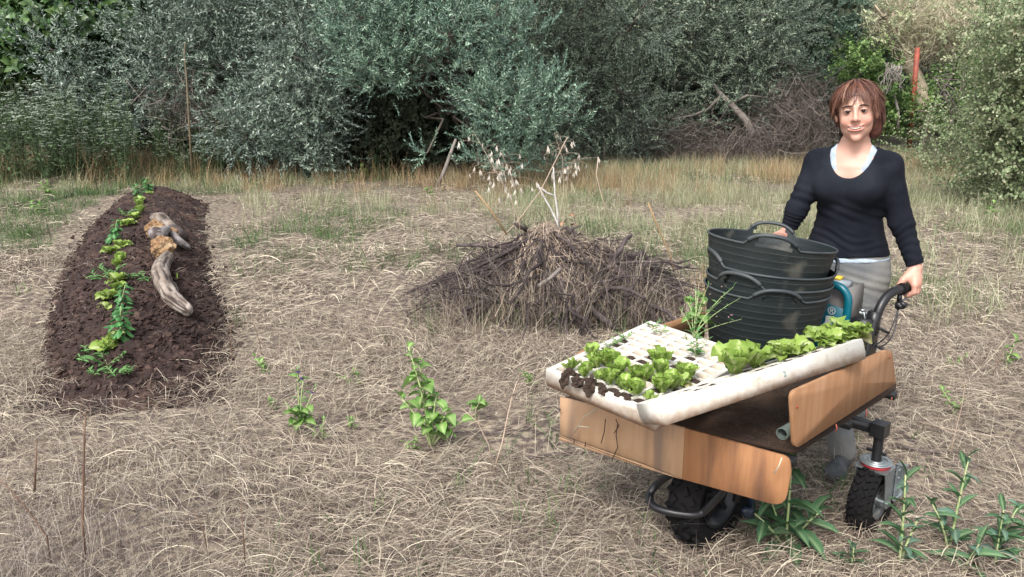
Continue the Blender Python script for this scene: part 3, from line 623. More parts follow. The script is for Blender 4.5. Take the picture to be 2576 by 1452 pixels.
M_lt = mat_ramp('sun_toned_lichen_twigs', [(0, (.3, .27, .18)), (.5, (.48, .43, .3)), (1, (.66, .6, .44))], objrnd=.15)  # lichen colour lightened to suggest sun on the twigs
LT = [twig_patch(60+k, 34, .3, .45, .005, M_lt) for k in range(5)]
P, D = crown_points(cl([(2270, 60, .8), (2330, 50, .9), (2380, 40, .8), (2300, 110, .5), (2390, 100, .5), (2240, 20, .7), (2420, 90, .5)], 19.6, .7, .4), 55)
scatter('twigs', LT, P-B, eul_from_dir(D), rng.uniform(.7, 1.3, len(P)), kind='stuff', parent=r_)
# hanging bleached twigs
B2 = at(2240, 330); mb = MB()
for k in range(26):
    a = at(2225+rng.uniform(0, 45), 165+rng.uniform(-8, 10), y=17.6+rng.uniform(-.2, .2)); e = at(2215+rng.uniform(-5, 60), 225+rng.uniform(-25, 20), y=17.5+rng.uniform(-.2, .2))
    mb.tube(wig(a, e, 6, .09), np.linspace(.012, .005, 6), 4, cap=False)
mb.tube(wig(at(2262, 165, y=17.6), at(2258, 330, y=17.8), 6, .03), .03, 6)
tagp(mb.obj('bleached_twigs', M_pale), 'drooping bleached grey twigs just right of the woman\'s hair', 'dead branch')
# red post, thin pole, leaning stick
M_rust = mat('rusty_red_paint', (.34, .075, .045), (.22, .06, .04), scale=8, rough=.6)
a, b = at(2308, 120, y=18.6), at(2292, 330, y=18.6); mb = MB(); mb.tube([(a.x-.0, 18.6, a.z), ((a.x+b.x)/2, 18.6, (a.z+b.z)/2), (b.x, 18.6, -.05)], .055, 10); o = mb.obj('red_post', M_rust, smooth=True); tagp(o, 'rust red metal post standing beyond the path gap', 'post')
M_pole = mat('dry_cane', (.15, .12, .07), (.09, .07, .045), scale=5, rough=.7)
P = np.array([tuple(at(480, 410, y=13.2)), tuple(at(477, 330, y=13.2)), tuple(at(472, 240, y=13.2)), tuple(at(468, 180, y=13.3)), tuple(at(463, 140, y=13.4)), tuple(at(466, 108, y=13.5))]); P[0, 2] = -.02
mb = MB(); mb.tube(P, np.linspace(.02, .013, 6), 7); mb.obj('thin_pole', M_pole, smooth=True, label='thin upright cane pole standing before the left olive', cat='pole')
P = np.array([tuple(at(1100, 472)), tuple(at(1118, 430, y=12.4)), tuple(at(1132, 390, y=12.4)), tuple(at(1147, 350, y=12.5))]); mb = MB(); mb.tube(P, [.03, .032, .028, .022], 7)
mb.obj('leaning_stick', M_pale, smooth=True, label='pale stick leaning against the central olive', cat='stick')
mb = MB(); mb.tube([tuple(at(1170, 440)), tuple(at(1150, 415, y=12.9)), tuple(at(1130, 385, y=13))], [.028, .024, .02], 7)
mb.obj('leaning_stick', M_bark, smooth=True, label='short brown stick crossing behind the pale leaning stick', cat='stick')
# long branches lying on the ground
def lying(pts, r0, r1, m, label, h=.03, name='fallen_branch', n=7):
    P = np.array([tuple(at(*q, z=h)) for q in pts]); P += rng.normal(0, .006, P.shape); mb = MB(); mb.tube(P, np.linspace(r0, r1, len(P)), n); return mb.obj(name, m, None, smooth=True, label=label, cat='branch')
lying([(-20, 528), (60, 512), (130, 503), (185, 490)], .03, .018, M_bark, 'dark branch lying in the grass at the left edge')
lying([(365, 452), (400, 440), (425, 434), (450, 429)], .035, .015, M_bark, 'dark branch lying beyond the far end of the soil ridge')
lying([(1235, 1150), (1330, 1148), (1400, 1141), (1500, 1132)], .008, .005, M_twig, 'dark thin branch on the straw left of the cart front', .02)
lying([(1290, 1090), (1180, 1088), (1080, 1092)], .006, .004, M_twig, 'short dark twig in the straw behind the leafy weed', .02)
lying([(2310, 1060), (2400, 1080), (2480, 1100), (2560, 1105)], .006, .004, M_straw, 'long pale stalk lying right of the rear wheel', .04)
lying([(2260, 1120), (2330, 1132), (2410, 1138)], .009, .006, M_twig, 'dark twig lying behind the rear wheel', .02)
lying([(2290, 955), (2310, 930), (2330, 905)], .012, .008, M_bark, 'stubby bark stick right of the cart side panel', .03)
lying([(2350, 1165), (2420, 1175), (2500, 1170)], .007, .004, M_twig, 'thin dark twig in the straw at the far right', .02)
lying([(1215, 700), (1160, 722), (1120, 760)], .012, .006, M_twig, 'dark stick poking out left of the brush pile', .05)
# ------------------------------------------------------------------ brush pile
PC = at(1400, 800); PB = np.array([.33, 5.62, 0.])
pile = empty('brush_pile', tuple(PB), 'heap of dark dead branches and dry stalks in the middle of the clearing', 'brush pile')
def pz(x, y):       # height of the heap over its footprint (local)
    r = np.sqrt((x/1.02)**2+(y/.72)**2); return .43*np.clip(1-np.sqrt((x/1.08)**2+(y/.78)**2), 0, 1)**.62*(.72+.56*vnoise(x, y, 4., 33))+.13*np.exp(-((x+.1)/.2)**2-(y/.2)**2)
M_stick = mat('dark_dead_wood', (.035, .026, .027), (.10, .078, .074), scale=11, rough=.9, bump=.4, bscale=60, objrnd=.5)
for k in range(290):
    x = rng.normal(0, .42); y = rng.normal(-.1, .32); 
    if (x/1.05)**2+(y/.75)**2 > 1: x *= .6; y *= .6
    a = math.atan2(y, x)+rng.normal(0, .6) if rng.random() < .7 else rng.uniform(0, 6.28)
    L = rng.uniform(.25, .8); dx, dy = math.cos(a)*L/2, math.sin(a)*L/2
    p0 = np.array([x-dx, y-dy, pz(x-dx, y-dy)+rng.uniform(0, .05)]); p1 = np.array([x+dx, y+dy, pz(x+dx, y+dy)+rng.uniform(-.01, .08)+(.2 if rng.random() < .2 else 0)])
    P = wig(p0, p1, 6, .05); P[:, 2] = np.maximum(P[:, 2], pz(P[:, 0], P[:, 1])-.03+.0*P[:, 0]); r0 = rng.uniform(.004, .013)*(2.2 if rng.random() < .15 else 1)
    mb = MB(); mb.tube(P, np.linspace(r0, r0*.45, 6), 5)
    if rng.random() < .6:
        i = rng.integers(2, 5); mb.tube(wig(P[i], P[i]+rdir(1, -.1, .8)[0]*L*.3, 4, .1), [r0*.5, r0*.4, r0*.3, r0*.2], 4, cap=False)
    mb.obj('branch', M_stick, pile, smooth=True)
TWd = [twig_patch(300+k, 46, .28, .34, .0022, mat_ramp('fine_twigs%d' % k, [(0, (.022, .016, .017)), (.6, (.07, .052, .05)), (1, (.17, .13, .12))], objrnd=.3) if k == 0 else None) for k in range(1)]
M_ft = TWd[0].materials[0]; TWd += [twig_patch(310+k, 46, .28, .34, .0022, M_ft) for k in range(4)]
n = 430; x = rng.normal(0, .42, n); y = rng.normal(-.02, .3, n); k = (x/1.1)**2+(y/.8)**2 < 1; x, y = x[k], y[k]
scatter('twigs', TWd, np.stack([x, y, pz(x, y)*rng.uniform(.35, 1.02, len(x))+.01], -1), eul_from_dir(nrm(rdir(len(x), 0, .5)+np.array([0, 0, 1.]))), rng.uniform(.35, .7, len(x)), kind='stuff', parent=pile)
# dead stalks draped over the crown and leaning on the front
M_stk = mat_ramp('draped_stalks', [(0, (.2, .13, .09)), (.5, (.44, .34, .26)), (1, (.64, .54, .42))], objrnd=.2)
mb = MB(); n = 300; K = 7
a = rng.uniform(0, 6.28, n); s0 = np.stack([rng.normal(-.08, .15, n), rng.normal(-.02, .13, n)], -1); L = rng.uniform(.15, .48, n)
u = np.linspace(0, 1, K); X_ = s0[:, :1]+np.cos(a)[:, None]*L[:, None]*u; Y_ = s0[:, 1:]+np.sin(a)[:, None]*L[:, None]*u*.8-.1*u
Z_ = pz(X_, Y_)+.05+rng.uniform(0, .05, (n, 1))*(1-u)
ribbons(mb, np.stack([X_, Y_, Z_], -1)+rng.normal(0, .006, (n, K, 3)), np.full((n, K), .0019)*rng.uniform(.6, 1.2, (n, 1)), nrm(np.stack([-np.sin(a), np.cos(a), rng.normal(0, .6, n)], -1)), rng.random(n))
mb.obj('draped_stalks', M_stk, pile, kind='stuff')
# upright dead grass round and on the heap
pr_p = [stalks(400+k, 18, .15, .42, .7, .1, .0019, M_straw, bendy=.7) for k in range(5)]
n = 150; x = np.concatenate([rng.normal(-.02, .3, 60), rng.normal(.0, .6, 90)]); y = np.concatenate([rng.normal(-.25, .18, 60), rng.normal(-.55, .12, 90)])
scatter('pile_stalks', pr_p, np.stack([x, y, pz(x, y)*.7], -1)+PB, np.array([0, 0, 1.])*rng.uniform(0, 6, (n, 1)), rng.uniform(.5, 1., n), label='dry stalks grown up through the front of the brush heap', cat='dry grass')
n = 36; x = rng.normal(-.15, .35, n); y = rng.normal(-.55, .08, n)
scatter('pile_greens', [stalks(420+k, 9, .12, .34, .35, .05, .0028, M_green) for k in range(4)], np.stack([x, y, 0*x], -1)+PB, np.array([0, 0, 1.])*rng.uniform(0, 6, (n, 1)), rng.uniform(.6, 1., n), label='green grass blades at the foot of the brush heap', cat='grass')
n = 22; x = rng.normal(1.14, .1, n); y = rng.normal(-.32, .14, n)
scatter('pile_reeds', [stalks(430+k, 10, .3, .6, .25, .05, .0034, M_gold) for k in range(3)]+[stalks(440, 8, .3, .55, .3, .05, .0034, M_green)], np.stack([x, y, 0*x], -1)+PB, np.array([0, 0, 1.])*rng.uniform(0, 6, (n, 1)), rng.uniform(.6, 1.05, n), label='clump of tall yellow green reeds between the brush heap and the tubs', cat='reeds')
# white weathered forked branch on top
def stick3(name, pts, r0, r1, m, label, cat, y, n=6, parent=None):
    P = np.array([tuple(at(px, py, y=y)) for px, py in pts]); mb = MB(); mb.tube(P, np.linspace(r0, r1, len(P)), n); return mb.obj(name, m, parent, smooth=True, label=label, cat=cat)
fk = empty('forked_branch', tuple(at(1400, 575, y=5.6)), 'white bleached forked branch standing in the top of the brush heap', 'branch'); FB = np.array(fk.location); M_wht = mat('white_dead_wood', (.62, .6, .57), (.4, .38, .36), scale=14, rough=.85)
for nm, pts, r0, r1 in (('stem', [(1412, 600), (1402, 560), (1385, 525), (1365, 490), (1352, 462)], .009, .005), ('stem', [(1406, 575), (1402, 530), (1396, 490), (1392, 420)], .009, .005), ('side_twig', [(1393, 492), (1375, 485), (1360, 472)], .007, .005)):
    P = np.array([tuple(at(px, py, y=5.6)) for px, py in pts])-FB; mb = MB(); mb.tube(P, np.linspace(r0, r1, len(P)), 7); mb.obj(nm, M_wht, fk, smooth=True)
stick3('cane', [(1240, 620), (1300, 560), (1360, 480), (1425, 350), (1430, 345)], .0045, .003, M_stk, 'long brown stalk slanting up to the right over the heap', 'stalk', 5.55)
stick3('cane', [(1195, 480), (1235, 530), (1275, 590)], .007, .006, M_gold, 'thick yellow stalk slanting down onto the left of the heap', 'stalk', 5.5)
stick3('pale_branch', [(1355, 720), (1385, 700), (1410, 675)], .016, .011, M_pale, 'short grey broken branch stuck in the front of the heap', 'branch', 5.1)
stick3('cane', [(1630, 510), (1650, 560), (1685, 640), (1700, 700)], .007, .005, M_gold, 'tall yellow stalk right of the heap', 'stalk', 5.6)
stick3('cane', [(1505, 395), (1500, 440), (1515, 500), (1530, 540)], .004, .003, M_stk, 'thin pinkish stalk in the grass behind the heap', 'stalk', 6.5)
# wild oats
M_oat = mat('oat_husk', (.78, .73, .66), (.62, .56, .48), scale=20, rough=.6, trans=.25)
mb = MB(); leaves(mb, np.zeros((3, 3))+[[0, 0, 0], [0, 0, -.002], [0, 0, 0]], np.array([[.18, 0, -1.], [-.2, .05, -1], [0, -.22, -1]]), np.array([0., 1., .1]), .050, .0058, droop=.1)
oat_me = mb.mesh('spikelet', M_oat)
def oat(pts, y, n, label, side=1, cx=None):
    P = np.array([tuple(at(px, py, y=y)) for px, py in pts]); base = P[0].copy(); r_ = empty('wild_oat', tuple(base), label, 'wild oat', 'wild oats in the top of the brush heap'); P = P-base
    mb = MB(); mb.tube(P, np.linspace(.0025, .0014, len(P)), 4, cap=False)
    sp = []
    for k in range(n):
        t = rng.uniform(.45, 1); i = t*(len(P)-1); a = P[int(i)]+(P[min(int(i)+1, len(P)-1)]-P[int(i)])*(i-int(i)); e = a+np.array([rng.normal(0, .075), rng.normal(0, .06), rng.uniform(-.03, .03)])
        mb.tube(np.stack([a, (a+e)/2+[0, 0, .012], e]), .0007, 3, cap=False); sp.append(e)
    mb.obj('stem', M_stk, r_)
    for e in sp: link('spikelet', oat_me, r_, loc=tuple(e), rot=(0, rng.normal(0, .15), rng.uniform(0, 6)), scale=rng.uniform(.7, 1.1))
oat([(1300, 600), (1290, 520), (1262, 450), (1232, 405)], 5.55, 26, 'leftmost wild oat, arching to the left above the heap')
oat([(1310, 600), (1300, 500), (1285, 440), (1262, 385)], 5.5, 24, 'second wild oat from the left, with a dense white head')
oat([(1320, 600), (1285, 500), (1230, 400), (1190, 330)], 5.6, 12, 'longest wild oat, its few spikelets hanging far left over the trees')
oat([(1400, 600), (1418, 480), (1415, 400), (1395, 335)], 5.6, 26, 'wild oat beside the white forked branch, tallest on the right')
oat([(1410, 600), (1425, 500), (1430, 430), (1445, 400)], 5.7, 12, 'rightmost wild oat, behind the forked branch')
M_dleaf = mat('dead_leaf', (.32, .13, .07), (.45, .26, .17), scale=14, rough=.8)
for q in range(3):
    p = at((1430, 1448, 1420)[q], (543, 566, 560)[q], y=5.5)
    link('dead_leaf', leaf_mesh('dead_leaf', M_dleaf, .06, .022, 4, 3, curl=.7, seed=q, ruffle=.004), loc=tuple(p), rot=(rng.uniform(0, 1), -.4, q*2.), label=('curled orange dead leaf highest on the brush heap', 'rusty dead leaf right of the forked branch base', 'small brown dead leaf caught left of the other two')[q], cat='dead leaf')

# ------------------------------------------------------------------ plants
M_lett = mat('lettuce_leaf', (.33, .46, .10), (.22, .35, .06), scale=18, rough=.5, attr='rnd', acol=(.48, .56, .22), trans=.3, objrnd=.18)
M_lettB = mat('yellow_lettuce_leaf', (.33, .44, .1), (.22, .34, .06), scale=18, rough=.5, attr='rnd', acol=(.55, .6, .32), trans=.3, objrnd=.18)
M_lettO = mat('tired_lettuce_leaf', (.4, .36, .2), (.3, .33, .1), scale=18, rough=.6, attr='rnd', acol=(.5, .45, .3), trans=.25, objrnd=.18)
M_basil = mat('basil_leaf', (.06, .21, .055), (.04, .14, .04), scale=22, rough=.38, attr='rnd', acol=(.12, .26, .09), trans=.2, objrnd=.25)
M_feath = mat('seedling_leaf', (.11, .25, .07), (.07, .17, .05), scale=22, rough=.5, trans=.2, objrnd=.25)
M_stem = mat('green_stem', (.28, .38, .15), (.42, .44, .24), scale=10, rough=.6)
oval = lambda t: math.sin(PI*min(1, t*.97+.03))**.75
spoon = lambda t: (.25+.75*math.sin(PI*.5*min(1, t/.62))**2)*(1 if t < .62 else math.sqrt(max(0, 1-((t-.62)/.385)**2)))
LET = [leaf_mesh('lettuce_leaf', M_lett, .068, .030, 8, 6, spoon, curl=-.15, cup=.3, ruffle=.010, rf=9, lob=.10, seed=k) for k in range(5)]
LEY = [leaf_mesh('lettuce_leaf', M_lettB, .072, .033, 8, 6, spoon, curl=.3, cup=.2, ruffle=.009, rf=8, lob=.10, seed=10+k) for k in range(5)]
LEO = [leaf_mesh('lettuce_leaf', M_lettO, .07, .024, 6, 4, spoon, curl=.6, cup=.5, ruffle=.006, rf=5, seed=20+k) for k in range(3)]
BAS = [leaf_mesh('basil_leaf', M_basil, .07, .021, 6, 4, oval, curl=.75, cup=-.35, seed=30+k) for k in range(4)]
FEA = [leaf_mesh('seedling_leaf', M_feath, .05, .0065, 5, 2, oval, curl=.3, cup=.3, seed=40+k) for k in range(3)]

def lettuce(p, s, label, pool=LET, n=7, group=None, erect=.9, name='lettuce_plant', old=0, nrml=None, cat='lettuce'):
    r_ = empty(name, tuple(p), label, cat, group)
    for k in range(n):
        a = k*2.4+rng.normal(0, .35); e = erect*(1-.5*k/n)+rng.normal(0, .15) if k else 1.3
        m = pool[rng.integers(len(pool))] if k >= old else LEO[rng.integers(3)]
        if k < old: e = rng.uniform(-.2, .3)
        link('leaf', m, r_, loc=(math.cos(a)*.005, math.sin(a)*.005, rng.uniform(0, .012)), rot=(rng.normal(0, .25), -e, a), scale=s*rng.uniform(.7, 1.1))
    return r_
def basil(p, s, label, n=14, group=None, name='basil_plant'):
    s *= 1.12
    r_ = empty(name, tuple(p), label, 'basil', group); H = .16*s; mb = MB()
    ln = rng.normal(0, .02, 2); f = lambda t: np.array([ln[0]*t*t, ln[1]*t*t, H*t]); mb.tube([f(t) for t in np.linspace(0, 1, 5)], np.linspace(.004, .0022, 5)*s, 5); mb.obj('stem', M_stem, r_)
    for k in range(n):
        t = .15+.85*k/(n-1); c = f(t)
        for q in range(3 if k == n-1 else 2):
            a = k*PI/2+q*(PI if k < n-1 else 2.1)+rng.normal(0, .35); sc_ = .78*s*(1.15-.6*t**3)*rng.uniform(.75, 1.1)
            ox = rng.uniform(.0, .03)*s*(1-t*.5); link('leaf', BAS[rng.integers(4)], r_, loc=(c[0]+math.cos(a)*ox, c[1]+math.sin(a)*ox, c[2]), rot=(rng.normal(0, .25), -rng.uniform(-.3, .6)-.3*t, a), scale=sc_)
    return r_
def feathery(p, s, label, n=14, group=None, name='herb_seedling', spread=.8, cat='seedling'):
    r_ = empty(name, tuple(p), label, cat, group)
    for b in range(3):
        a0 = b*2.1+rng.uniform(0, 1); d = np.array([math.cos(a0)*spread, math.sin(a0)*spread, .8]); d = d/np.linalg.norm(d)*.085*s; mb = MB()
        P = np.stack([d*t+np.array([0, 0, -.02*s])*t*t for t in np.linspace(0, 1, 4)]); mb.tube(P, [.0018, .0016, .0013, .001], 4); mb.obj('stem', M_stem, r_)
        for k in range(n//2):
            t = .2+.8*k/(n//2); c = P[0]+(P[-1]-P[0])*t; a = a0+(1 if k % 2 else -1)*rng.uniform(.5, 1.3); link('leaf', FEA[rng.integers(3)], r_, loc=tuple(c), rot=(rng.normal(0, .3), -rng.uniform(.1, .9), a), scale=s*rng.uniform(.6, 1.1))
    return r_

BVf = BV.reshape(-1, 3)
def ridge_at(px, py):
    z = .25
    for _ in range(12):
        p = at(px, py, z=z); k = np.argmin((BVf[:, 0]-p.x)**2+(BVf[:, 1]-p.y)**2); z = .5*z+.5*max(0, BVf[k, 2])
    return at(px, py, z=z)
q = lambda zx, zy: ridge_at(60.5+zx*.4167, 423.5+zy*.4167)
basil(q(750, 150), 1.15, 'dark leafy basil at the far end of the ridge, highest in the picture')
basil(q(690, 175), .95, 'second basil at the far end, left of the farthest one')
basil(q(550, 450), 1.1, 'large basil left of the row at the middle of the ridge')
basil(q(595, 880), 1., 'basil with drooping tips in the near half of the row, touching the yellow lettuces')
basil(q(590, 1035), 1.1, 'fullest basil, nearest to the camera on the ridge')
for (x, y, s, lab, n) in ((765, 160, .8, 'tiny yellow lettuce right of the farthest basil', 5), (703, 200, 1.0, 'pale lettuce just below the two farthest basils', 7), (693, 232, 1.1, 'pale lettuce second below the farthest basils', 7), (705, 270, 1.2, 'light green lettuce with silvery outer leaves, beside the narrow leaved seedlings', 8), (672, 305, 1., 'small lettuce between the narrow leaved seedlings and the yellow lettuce', 6), (625, 350, 1.35, 'large yellow green lettuce above and right of the middle basil', 9), (590, 478, 1.15, 'lettuce spreading to the right at the foot of the middle basil', 7), (520, 515, 1.2, 'lettuce leaning left just below the middle basil', 7), (588, 562, .95, 'flat lettuce right of the row below the middle basil', 6), (563, 600, 1.05, 'lettuce right above the fine leaved herbs', 6), (565, 690, 1.05, 'pale lettuce level with the fine leaved herbs', 7), (565, 745, 1., 'lettuce just below the fine leaved herbs, right one', 7), (520, 790, 1.1, 'yellow lettuce left above the drooping basil', 7), (490, 850, .6, 'tiny lettuce leaf pair left of the drooping basil', 4), (552, 1045, .95, 'upright yellow lettuce left of the nearest basil', 6), (515, 1095, 1.2, 'nearest lettuce, pale and wide, on the front of the ridge', 8)):
    lettuce(q(x, y), s*1.08, lab, LEY if rng.random() < .75 else LET, n+2, erect=1.0)
for (x, y, s, lab) in ((615, 290, 1.1, 'narrow leaved seedling on the left slope near the far end'), (520, 650, 1.1, 'bushy fine leaved herb left of the pale lettuces'), (455, 675, .9, 'outermost fine leaved herb, left of the row'), (650, 665, .8, 'fine leaved herb right of the row, nearest the lettuces'), (735, 685, .9, 'fine leaved herb lying toward the curved log'), (505, 1190, 1.15, 'green seedling at the near foot of the lettuce row'), (375, 1115, .5, 'little seedling on the left front slope, upper one'), (395, 1175, .7, 'little seedling on the left front slope, lower one'), (425, 1250, .6, 'small sprig at the very front of the ridge, left'), (550, 1255, .8, 'small sprig at the very front of the ridge, right of the dry stalk'), (620, 1240, .45, 'tiniest sprig at the front right of the ridge')):
    feathery(q(x, y), s*1.35, lab)

# ---- logs on the ridge
M_log = mat('weathered_log', (.27, .22, .18), (.15, .115, .095), scale=22, rough=.95, bump=1., bscale=45, col3=(.34, .29, .25), s3=7, attr='rnd', acol=(.045, .032, .026))
M_rot = mat('crumbly_orange_wood', (.33, .2, .1), (.15, .085, .045), scale=26, rough=.95, bump=1., bscale=60, col3=(.42, .3, .18), s3=12)
def log_obj(pts, radii, m, name, parent, lump=.12, n=14, sub=6, cut=None, seed=0):
    P = np.array(pts, dtype=float); K = len(P); t = np.linspace(0, K-1, K*sub); i = np.clip(t.astype(int), 0, K-2); f = (t-i)[:, None]
    # smooth curve
    Pm = np.concatenate([[2*P[0]-P[1]], P, [2*P[-1]-P[-2]]]); p0, p1, p2, p3 = Pm[i], Pm[i+1], Pm[i+2], Pm[i+3]
    C = .5*(2*p1+(p2-p0)*f+(2*p0-5*p1+4*p2-p3)*f*f+(3*p1-p0-3*p2+p3)*f**3); R = np.interp(t, np.arange(K), radii)
    mb = MB(); R = R*1.0; R[0] *= .82; R[-1] *= .7; mb.tube(C, R, n); V = mb.V[0]; RR = np.zeros(len(V)); RR[-2:] = .8; r = np.random.default_rng(seed)
    for k in range(len(C)):
        a = np.arange(n)/n*2*PI; gr = vnoise(a*n/9.+seed*3, k*.16+a*0, 1., 90+seed); g2 = np.clip((.5-gr)/.2, 0, 1); w = 1+lump*(vnoise(a*1.1+seed, k*.14+a*0, 1., 80+seed)-.5)*2-.10*g2+.05*(vnoise(a*n/5., k*.5+a*0, 1., 70+seed)-.5)+r.normal(0, .006, n); RR[k*n:(k+1)*n] = g2
        V[k*n:(k+1)*n] = C[k]+(V[k*n:(k+1)*n]-C[k])*w[:, None]
    mb.R[0] = RR; return mb.obj(name, m, parent, smooth=True)
M_logend = M_log
lg = [ridge_at(*d) for d in ((412, 668), (408, 700), (418, 740), (440, 780), (478, 808))]
B = np.array(lg[2]); r_ = empty('curved_log', tuple(B), 'thick curved piece of weathered cracked log lying on the right slope of the ridge', 'log')
P = np.array([tuple(p) for p in lg])-B; P[:, 2] += [.055, .06, .062, .066, .06]; P[0, 1] += .1
log_obj(P, [.048, .058, .062, .056, .036], M_log, 'bark', r_, .16, 36, 12, seed=2)
lf = lettuce(ridge_at(452, 770)+Vector((0, 0, .17)), .7, 'single torn green leaf lying on the curved log', LET, 1, name='torn_leaf', cat='leaf')
# two gnarled pieces with rotten orange heads
def knob(c, r, seed, parent, m=M_rot):
    bm = bmesh.new(); bmesh.ops.create_icosphere(bm, subdivisions=4, radius=1.); g = np.random.default_rng(seed); ph = g.uniform(0, 6, 6)
    for v in bm.verts:
        x, y, z = v.co; d = .13*math.sin(5*x+ph[0])*math.cos(6*z+ph[1])+.1*math.sin(11*y+ph[2])*math.sin(9*z+ph[3])+.07*math.sin(19*x+ph[4]+7*z)*math.cos(17*y+ph[5])+g.normal(0, .025)
        v.co *= 1+d
    bm.transform(Matrix.Diagonal((*r, 1))); me = bpy.data.meshes.new('rotten_heart'); bm.to_mesh(me); bm.free(); me.materials.append(m); return link('rotten_heart', me, parent, loc=tuple(c))
M_grey = mat('grey_dead_wood', (.33, .30, .295), (.17, .145, .14), scale=14, rough=.9, bump=1., bscale=50, attr='rnd', acol=(.06, .045, .04))
a = ridge_at(408, 655); r_ = empty('forked_log', tuple(a), 'grey forked log with a crumbly orange rotten end, nearer of two', 'log')
knob((.01, .02, .10), (.09, .075, .085), 1, r_)
A_ = lambda px, py, h: np.array(ridge_at(px, py))-np.array(a)+[0, 0, h]
log_obj([A_(404, 640, .12), A_(396, 622, .12), A_(386, 612, .1)], [.06, .058, .04], M_grey, 'grey_wood', r_, .12, 14, seed=3)
log_obj([A_(404, 630, .13), A_(425, 612, .12), A_(448, 628, .09), A_(478, 642, .06)], [.05, .042, .036, .026], M_grey, 'branch_stub', r_, .1, 12, seed=4)
a = ridge_at(400, 608); r_ = empty('forked_log', tuple(a), 'grey forked log with a crumbly orange rotten end, farther of two', 'log')
knob((-.02, .0, .11), (.085, .07, .08), 5, r_); knob((.11, .02, .07), (.06, .05, .05), 6, r_)
log_obj([A_(385, 558, .06), A_(395, 572, .1), A_(415, 585, .12), A_(440, 605, .09)], [.03, .05, .06, .05], M_log, 'grey_wood', r_, .14, 14, seed=7)
log_obj([A_(430, 600, .1), A_(450, 608, .08), A_(466, 612, .05)], [.05, .06, .045], M_stick, 'branch_stub', r_, .14, 12, seed=8)

# ---- weeds of the clearing
M_weed = mat('weed_leaf', (.17, .31, .07), (.10, .22, .05), scale=14, rough=.5, attr='rnd', acol=(.34, .45, .18), trans=.25, objrnd=.2)
M_thist = mat('thistle_leaf', (.06, .135, .06), (.04, .10, .045), scale=9, rough=.6, spec=.25, attr='rnd', acol=(.17, .26, .13), trans=.12, objrnd=.2)
M_thistB = mat('bluish_leaf', (.10, .18, .13), (.07, .14, .10), scale=9, rough=.6, spec=.25, attr='rnd', acol=(.2, .29, .19), trans=.1, objrnd=.2)
WL = [leaf_mesh('weed_leaf', M_weed, .10, .035, 6, 4, oval, curl=.45, cup=.3, ruffle=.004, lob=.06, seed=50+k) for k in range(4)]
THL = [leaf_mesh('thistle_leaf', M_thist, .16, .022, 8, 4, lambda t: (.35+.65*math.sin(PI*min(1, t*.9+.1)))*min(1, (1-t)*4+.02), curl=.35, cup=.35, lob=.10, rf=5, seed=60+k) for k in range(4)]+[leaf_mesh('thistle_leaf', M_thistB, .13, .026, 8, 4, lambda t: (.35+.65*math.sin(PI*min(1, t*.9+.1)))*min(1, (1-t)*4+.02), curl=.5, cup=.3, lob=.06, rf=5, seed=70)]
def weed(p, label, pool, stems, lr=(.6, 1.), cat='weed', name='weed', mstem=None, el=(.2, .8), group=None, r0=.004):
    """stems: list of (lean_x, lean_y, height, n_leaves, t0)"""
    r_ = empty(name, tuple(p), label, cat, group)
    for (lx, ly, H, nl, t0) in stems:
        f = lambda t: np.array([lx*t*t*.6+lx*t*.4, ly*t, H*t]); mb = MB(); mb.tube([f(t) for t in np.linspace(0, 1, 6)], np.linspace(r0, r0*.45, 6), 6); mb.obj('stem', mstem or M_stem, r_, smooth=True)
        for k in range(nl):
            t = t0+(1-t0)*k/max(1, nl-1); c = f(t); a = k*2.4+rng.normal(0, .4); link('leaf', pool[rng.integers(len(pool))], r_, loc=tuple(c), rot=(rng.normal(0, .25), -rng.uniform(*el)-.6*max(0, t-.8)/.2, a), scale=rng.uniform(*lr)*(1.1-.45*t))
    return r_
weed(at(1085, 1128), 'large leafy green weed with pale ribbed stalks, alone in the straw left of the cart', WL, [(-.09, .02, .47, 12, .5), (-.13, -.02, .26, 8, .55), (-.05, .05, .38, 10, .55), (.03, 0, .26, 8, .5), (.09, -.03, .2, 8, .5), (.14, .0, .13, 6, .5), (-.02, -.06, .17, 6, .5)], (.6, 1.1), r0=.0075, el=(-.3, .6))
weed(at(1195, 1060), 'small weed with a rosette of leaves right of the large leafy weed', WL, [(.02, 0, .1, 7, .6)], (.6, .9))
weed(at(755, 1090), 'thistle with small purple flowers growing in the straw', FEA+WL[:1], [(.03, 0, .26, 16, .1), (.08, .02, .22, 12, .2), (-.06, 0, .16, 9, .2), (.0, .03, .3, 12, .3)], (.6, 1.1), cat='thistle', name='thistle')
M_purp = mat('purple_floret', (.2, .07, .33), rough=.7)
th = bpy.data.objects[-1] if False else [o for o in bpy.data.objects if o.name.startswith('thistle') and o.type == 'EMPTY'][-1]
for (dx, dz) in ((.03, .27), (.07, .2), (.01, .3)):
    mb = MB(); leaves(mb, np.zeros((14, 3)), nrm(rdir(14, .2, 1)), np.array([1., 0, .1]), .016, .0025); mb.obj('flower', M_purp, th, loc=(dx, 0, dz))
